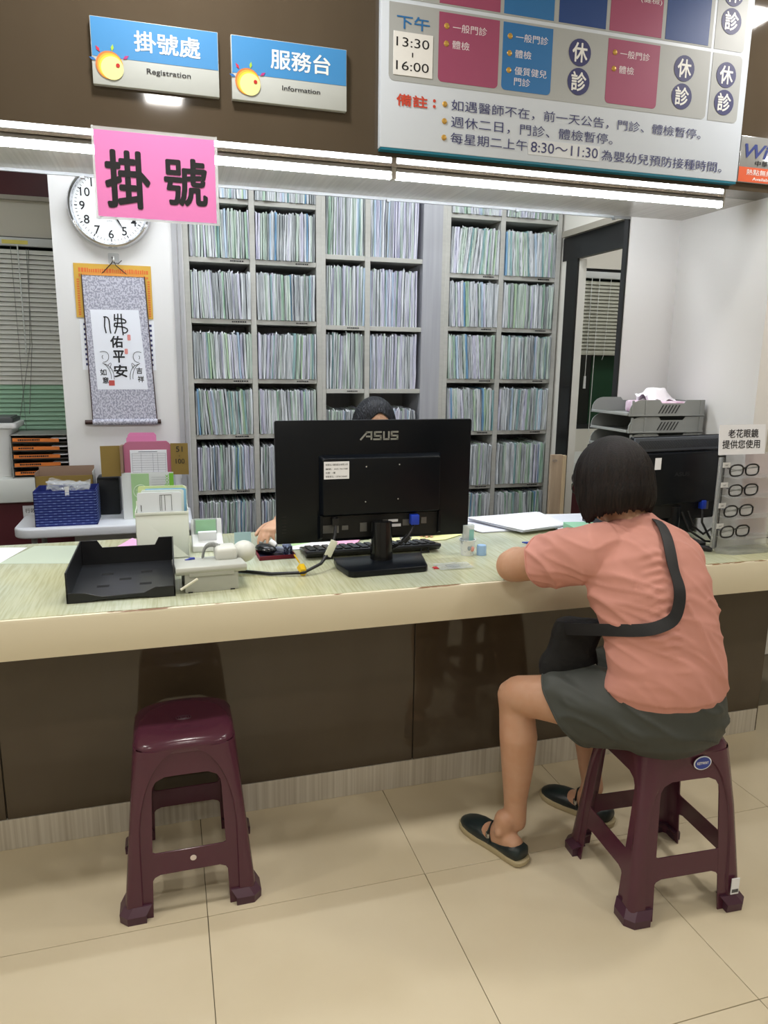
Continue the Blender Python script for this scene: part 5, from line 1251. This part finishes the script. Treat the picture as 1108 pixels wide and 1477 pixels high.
# shoes
leather = mat('shoe_leather', '#1b2226', .38, col2='#22302f', nscale=30, namt=.8); solem = mat('shoe_sole', '#b3a584', .5)
for (hx, hy), d in feet:
    d = Vector((d[0], d[1], 0)).normalized(); h = Vector((hx, hy, 0))-wm.location; s_ = d.cross(Vector((0, 0, 1)))
    sh = None
    prof = [(-.022, .022), (-.012, .030), (.02, .034), (.06, .034), (.10, .037), (.15, .044), (.185, .043), (.21, .034), (.225, .018)]
    L_ = []; Rr_ = []
    for t_, w2 in prof: L_.append(h+d*t_+s_*w2); Rr_.append(h+d*t_-s_*w2*.95)
    out = L_+[h+d*.231]+Rr_[::-1]+[h+d*-.027]
    def lvl(z, g): c0 = h+d*.1; return [c0+(p-c0)*g+Vector((0, 0, z)) for p in out]
    sole = MB().loft([lvl(.0005, .95), lvl(.006, 1.02), lvl(.018, 1.03), lvl(.021, 1.0)]).out('shoe_sole', solem, wm)
    m = MB(); rings = []
    for t_, w2, hh2, zc in ((-.020, .020, .012, .035), (-.012, .030, .024, .036), (.015, .034, .026, .034), (.05, .0345, .015, .030), (.08, .035, .012, .028), (.105, .038, .022, .030), (.13, .041, .027, .030), (.165, .042, .024, .028), (.195, .037, .018, .026), (.215, .026, .012, .024), (.224, .014, .008, .022)):
        rings.append(m.ring(h+d*t_+Vector((0, 0, zc)), s_, Vector((0, 0, 1)), w2, hh2, 20, .85))
    m.loft(rings).out('shoe_upper', leather, wm, angle=60)
    MB().tube([h+d*.075+s_*.036+Vector((0, 0, .035)), h+d*.085+s_*.036+Vector((0, 0, .06)), h+d*.092+s_*.018+Vector((0, 0, .079)), h+d*.094-s_*.012+Vector((0, 0, .081)), h+d*.088-s_*.035+Vector((0, 0, .060)), h+d*.078-s_*.037+Vector((0, 0, .033))], .008, 10, flat=.35, up=tuple(d)).out('shoe_strap', leather, wm)
    MB().box(h+d*.088-s_*.0375+Vector((0, 0, .052)), (.006, .016, .016)).out('buckle', M_['chrome'], wm, bevel=.001)
# crossbody bag
bm_ = mat('bag_black_fabric', '#0b0b0d', .75, bump=.3, bscale=60)
bg = thing('shoulder_bag', 'black fabric crossbody bag hanging at the woman\'s left hip with wide strap', 'bag', (1.015, 1.66, .578))
m = MB(); rings = []
for k in range(9):
    f = k/8; w2 = .076-.016*f+.006*sin(f*9); z = .012+.150*f
    rings.append(m.ring(Vector((.012+.022*f, -.02*f, z)), Vector((.93, -.35, 0)), Vector((.35, .93, 0)), w2, .042-.014*f, 32, .6))
m.loft([[p*1 for p in m.ring(Vector((.012, 0, .002)), Vector((.93, -.35, 0)), Vector((.35, .93, 0)), .06, .03, 32, .6)]]+rings+[m.ring(Vector((.034, -.02, .168)), Vector((.93, -.35, 0)), Vector((.35, .93, 0)), .045, .012, 32, .6)])
for v in m.bm.verts: v.co += Vector(noise.noise_vector(v.co*28))*.005
m.out('bag_body', bm_, bg)
MB().box((.060, -.060, .040), (.020, .002, .012), m=Matrix.Rotation(-.36, 3, 'Z')@Matrix.Rotation(-.5, 3, 'Y')).out('fabric_tag', mat('tag_grey', '#a9a79b', .5), bg)
bv = BVHTree.FromPolygons([v.co+wm.location for v in shirt.data.vertices], [tuple(p.vertices) for p in shirt.data.polygons])
SPT = [(1.196, .995), (1.180, .965), (1.172, .925), (1.174, .90), (1.172, .868), (1.158, .822), (1.118, .796), (1.075, .785)]
def dens(L, k=5):
    out = []
    for i in range(len(L)-1):
        p0, p1, p2, p3 = L[max(i-1, 0)], L[i], L[i+1], L[min(i+2, len(L)-1)]
        for j in range(k):
            t_ = j/k; out.append(.5*((2*p1)+(p2-p0)*t_+(2*p0-5*p1+4*p2-p3)*t_*t_+(-p0+3*p1-3*p2+p3)*t_**3))
    return out+[L[-1]]
def smooth(L, it=4):
    for _ in range(it): L = [L[0]]+[(L[i-1]+L[i]*2+L[i+1])/4 for i in range(1, len(L)-1)]+[L[-1]]
    return L
F_ = [(Vector((1.20, 1.735, .90)), Vector((0, 1, .1)))]
for yy in (1.70, 1.67, 1.64, 1.61, 1.59, 1.57, 1.55):
    hit, nn, _, _ = bv.ray_cast(Vector((1.212-.1*(1.62-yy)*0, yy, 1.4)), Vector((0, 0, -1)))
    if hit and hit.z > .94: F_.append((hit, nn))
pts = [a for a, b in F_]; nos = [b.normalized() for a, b in F_]
for q in dens([Vector((x, 0, z)) for x, z in SPT], 5):
    hit, nn, _, _ = bv.ray_cast(Vector((q.x, 1.0, q.z)), Vector((0, 1, 0)))
    if hit and (hit-pts[-1]).length > .006: pts.append(hit); nos.append(nn)
E_ = [Vector((1.030, 1.470, .779)), Vector((1.010, 1.52, .768)), Vector((1.003, 1.58, .748)), Vector((1.005, 1.63, .725))]
pts += E_; nos += [Vector((-.75, -.65, .1)).normalized()]*4
nos = smooth(nos, 8); pts = smooth(pts, 8)
pts = [p+n_*.0075 for p, n_ in zip(pts, nos)]
rings = []
for i, (p, n_) in enumerate(zip(pts, nos)):
    T_ = (pts[min(i+1, len(pts)-1)]-pts[max(i-1, 0)]).normalized(); n_ = (n_-T_*n_.dot(T_)).normalized(); s_ = T_.cross(n_)
    p = p-bg.location+n_*.003; w2 = .0155
    rings.append([p-s_*w2-n_*.001, p-s_*w2+n_*.001, p+n_*.002, p+s_*w2+n_*.001, p+s_*w2-n_*.001])
MB().loft(rings).out('strap', mat('strap_black', '#1a1a1d', .55, bump=.1, bscale=900), bg)

# ---- the clerk behind the monitor
ck = thing('person', 'clerk with dark pulled-back hair sitting behind the large monitor, left hand visible', 'person', (.80, 2.86, 0))
B = MB(); X = (1, 0, 0)
limb(B, [((.80, 2.93, .52), .15, .11, X), ((.80, 2.93, .62), .135, .10, X), ((.80, 2.91, .75), .12, .09, X), ((.80, 2.895, .88), .135, .092, X), ((.80, 2.89, .96), .14, .08, X), ((.80, 2.89, 1.0), .07, .055, X)], 26)
limb(B, [((.80, 2.885, .99), .052), ((.80, 2.875, 1.05), .047), ((.80, 2.865, 1.09), .047)], 18)
cq, cM = head(B, (.803, 2.842, 1.162), (0, -.93, -.36), (0, -.36, .93), 1.0)
for s_, el, wr in ((-1, (.545, 2.735, .868), (.362, 2.500, .868)), (1, (1.03, 2.72, .862), (.90, 2.50, .845))):
    sh = Vector((.80+s_*.165, 2.89, .945)); el = Vector(el); wr = Vector(wr)
    limb(B, [(sh, .05), (sh.lerp(el, .5), .044), (el, .040)], 18); limb(B, [(el, .040), (el.lerp(wr, .3), .040), (el.lerp(wr, .7), .031), (wr, .025)], 18)
hand(B, (.362, 2.500, .868), (-.62, -.70, -.22), (-.1, .1, 1), 1, curl=.55); hand(B, (.90, 2.50, .845), (-.3, -.9, -.1), (0, 0, 1), -1, curl=.5)
for s_ in (-1, 1):
    h, k, a = Vector((.80+s_*.09, 2.92, .545)), Vector((.80+s_*.10, 2.70, .52)), Vector((.80+s_*.10, 2.78, .09))
    limb(B, [(h, .08), (h.lerp(k, .5), .072), (k, .056)], 20); limb(B, [(k, .054), (k.lerp(a, .3), .052), (a, .035)], 18)
    limb(B, [(a+Vector((0, .03, -.045)), .03, .034, X), (a+Vector((0, -.06, -.055)), .036, .028, X), (a+Vector((0, -.14, -.065)), .034, .018, X)], 16)
fin(remesh(B, .0046, 5), 'body', mat('skin_clerk', '#c79a7d', .5, col2='#cfa88c', nscale=22, namt=.7, sss=.1), ck)
face_parts(cq, cM, 1.0, ck)
# pulled back hair: cap hugging the skull with a bun
m = MB(); n = 120; rings = []; off = ck.location; C0 = Vector((.803, 2.850, 1.166)); MM = cM
for k in range(15):
    f = k/14; ro = []
    for i in range(n):
        a = 2*pi*i/n; fr = sin(a); lo = -.072 if fr < .1 else -.072+(.132)*min(1, (fr-.1)/.75)
        lo += .032*max(0, fr-.80)/.2
        z = lo+(.122-lo)*cos(f*pi/2)
        u_z = max(-1, min(1, z/.122)); rr = sqrt(max(.0001, 1-max(0, u_z)**2)) if z > 0 else 1-.12*(z/-.072)**2
        w1 = 1+(.030*noise.noise(Vector((cos(a)*14, sin(a)*14, f*1.5)))+.035*noise.noise(Vector((cos(a)*40, sin(a)*40, f*2))))*min(1, f*3)
        ro.append(C0+MM@Vector((.089*rr*cos(a)*w1, .106*rr*sin(a)*w1-.004, z))-off)
    rings.append(ro)
inner = [[C0-off+(p-(C0-off))*.93 for p in r] for r in rings]
m.loft(rings+inner[::-1], cap=False).out('hair', mat('black_hair', '#0c0c10', .42, col2='#24262e', nscale=(230, 25, 60), namt=1, bump=.7, bscale=(230, 25, 60), spec=.35), ck, angle=180)
MB().sph(C0+MM@Vector((0, -.115, -.01))-off, (.036, .032, .036), 18, 12).out('hair_bun', mat('black_hair', '#14151a'), ck)
m = MB(); rings = []
for k in range(7):
    z = -.012-.075*k/6; b = .058+.012*sin(pi*k/6)
    rings.append([cq(x, .045+b*cos(x/.075*1.25)-.004*k*(1 if k > 3 else .3), z)-off for x in [-.072+.144*i/14 for i in range(15)]])
m.loft(rings, closed=False); m.out('face_mask', mat('mask_blue', '#9fc0d6', .7), ck)
T = MB()
limb(T, [((.80, 2.93, .56), .158, .118, X), ((.80, 2.92, .66), .145, .108, X), ((.80, 2.91, .75), .132, .10, X), ((.80, 2.895, .88), .147, .102, X), ((.80, 2.89, .955), .148, .092, X), ((.80, 2.89, .99), .090, .070, X), ((.80, 2.885, 1.012), .062, .060, X)], 30)
for s_, el in ((-1, (.545, 2.735, .868)), (1, (1.03, 2.72, .862))):
    sh = Vector((.80+s_*.165, 2.89, .945)); el = Vector(el)
    limb(T, [(Vector((.80+s_*.09, 2.89, .94)), .06), (sh, .062), (sh.lerp(el, .4), .056), (sh.lerp(el, .62), .053)], 20)
fin(remesh(T, .006, 4), 'blouse', mat('pale_blue_blouse', '#c3cfdc', .7), ck, lambda p, n_: .003*noise.noise(p*16))
G = MB()
limb(G, [((.80, 2.93, .50), .155, .12, X), ((.80, 2.93, .60), .145, .11, X)], 26)
for s_ in (-1, 1):
    h, k, a = Vector((.80+s_*.09, 2.92, .545)), Vector((.80+s_*.10, 2.695, .525)), Vector((.80+s_*.10, 2.78, .12))
    limb(G, [(h, .09), (h.lerp(k, .5), .082), (k, .066)], 20); limb(G, [(k, .066), (k.lerp(a, .5), .062), (a, .052)], 18)
fin(remesh(G, .007, 4), 'trousers', mat('dark_trousers', '#23262c', .7), ck)
for s_ in (-1, 1):
    m = MB(); a = Vector((.80+s_*.10, 2.78, 0))-ck.location
    m.loft([m.ring(a+Vector((0, y_, zc)), Vector((1, 0, 0)), Vector((0, 0, 1)), w2, h2, 18, .8) for y_, zc, w2, h2 in ((.065, .035, .022, .030), (.05, .040, .036, .038), (0, .045, .042, .044), (-.06, .040, .045, .039), (-.12, .032, .046, .031), (-.165, .024, .036, .022), (-.185, .02, .018, .014))]).out('shoe', mat('clerk_shoe', '#1a1a1c', .4), ck)
t = thing('office_chair', 'dark swivel chair under the clerk behind the counter', 'chair', (.80, 2.98, 0))
MB().prism(rrect(-.22, -.26, .22, .17, .06), 'z', .385, .435).out('seat', mat('chair_fabric', '#25272b', .8), t, bevel=.012)
MB().prism(rrect(-.20, .55, .20, .88, .06), 'y', .19, .225).out('backrest', mat('chair_fabric', '#25272b', .8), t, bevel=.01)
MB().tube([(0, .21, .58), (0, .24, .42), (0, .10, .375)], .016, 10).out('back_support', M_['black'], t); MB().cyl((0, 0, .08), (0, 0, .39), .025).out('gas_lift', M_['chrome'], t)
for k in range(5):
    a = 2*pi*k/5+.3; l_ = MB().tube([(0, 0, .10), (.26*cos(a), .26*sin(a), .065)], [.02, .014], 8).out('base_arm', M_['black'], t); MB().cyl((.26*cos(a)-.012, .26*sin(a), .028), (.26*cos(a)+.012, .26*sin(a), .028), .027, n=14).out('caster', M_['black'], l_)
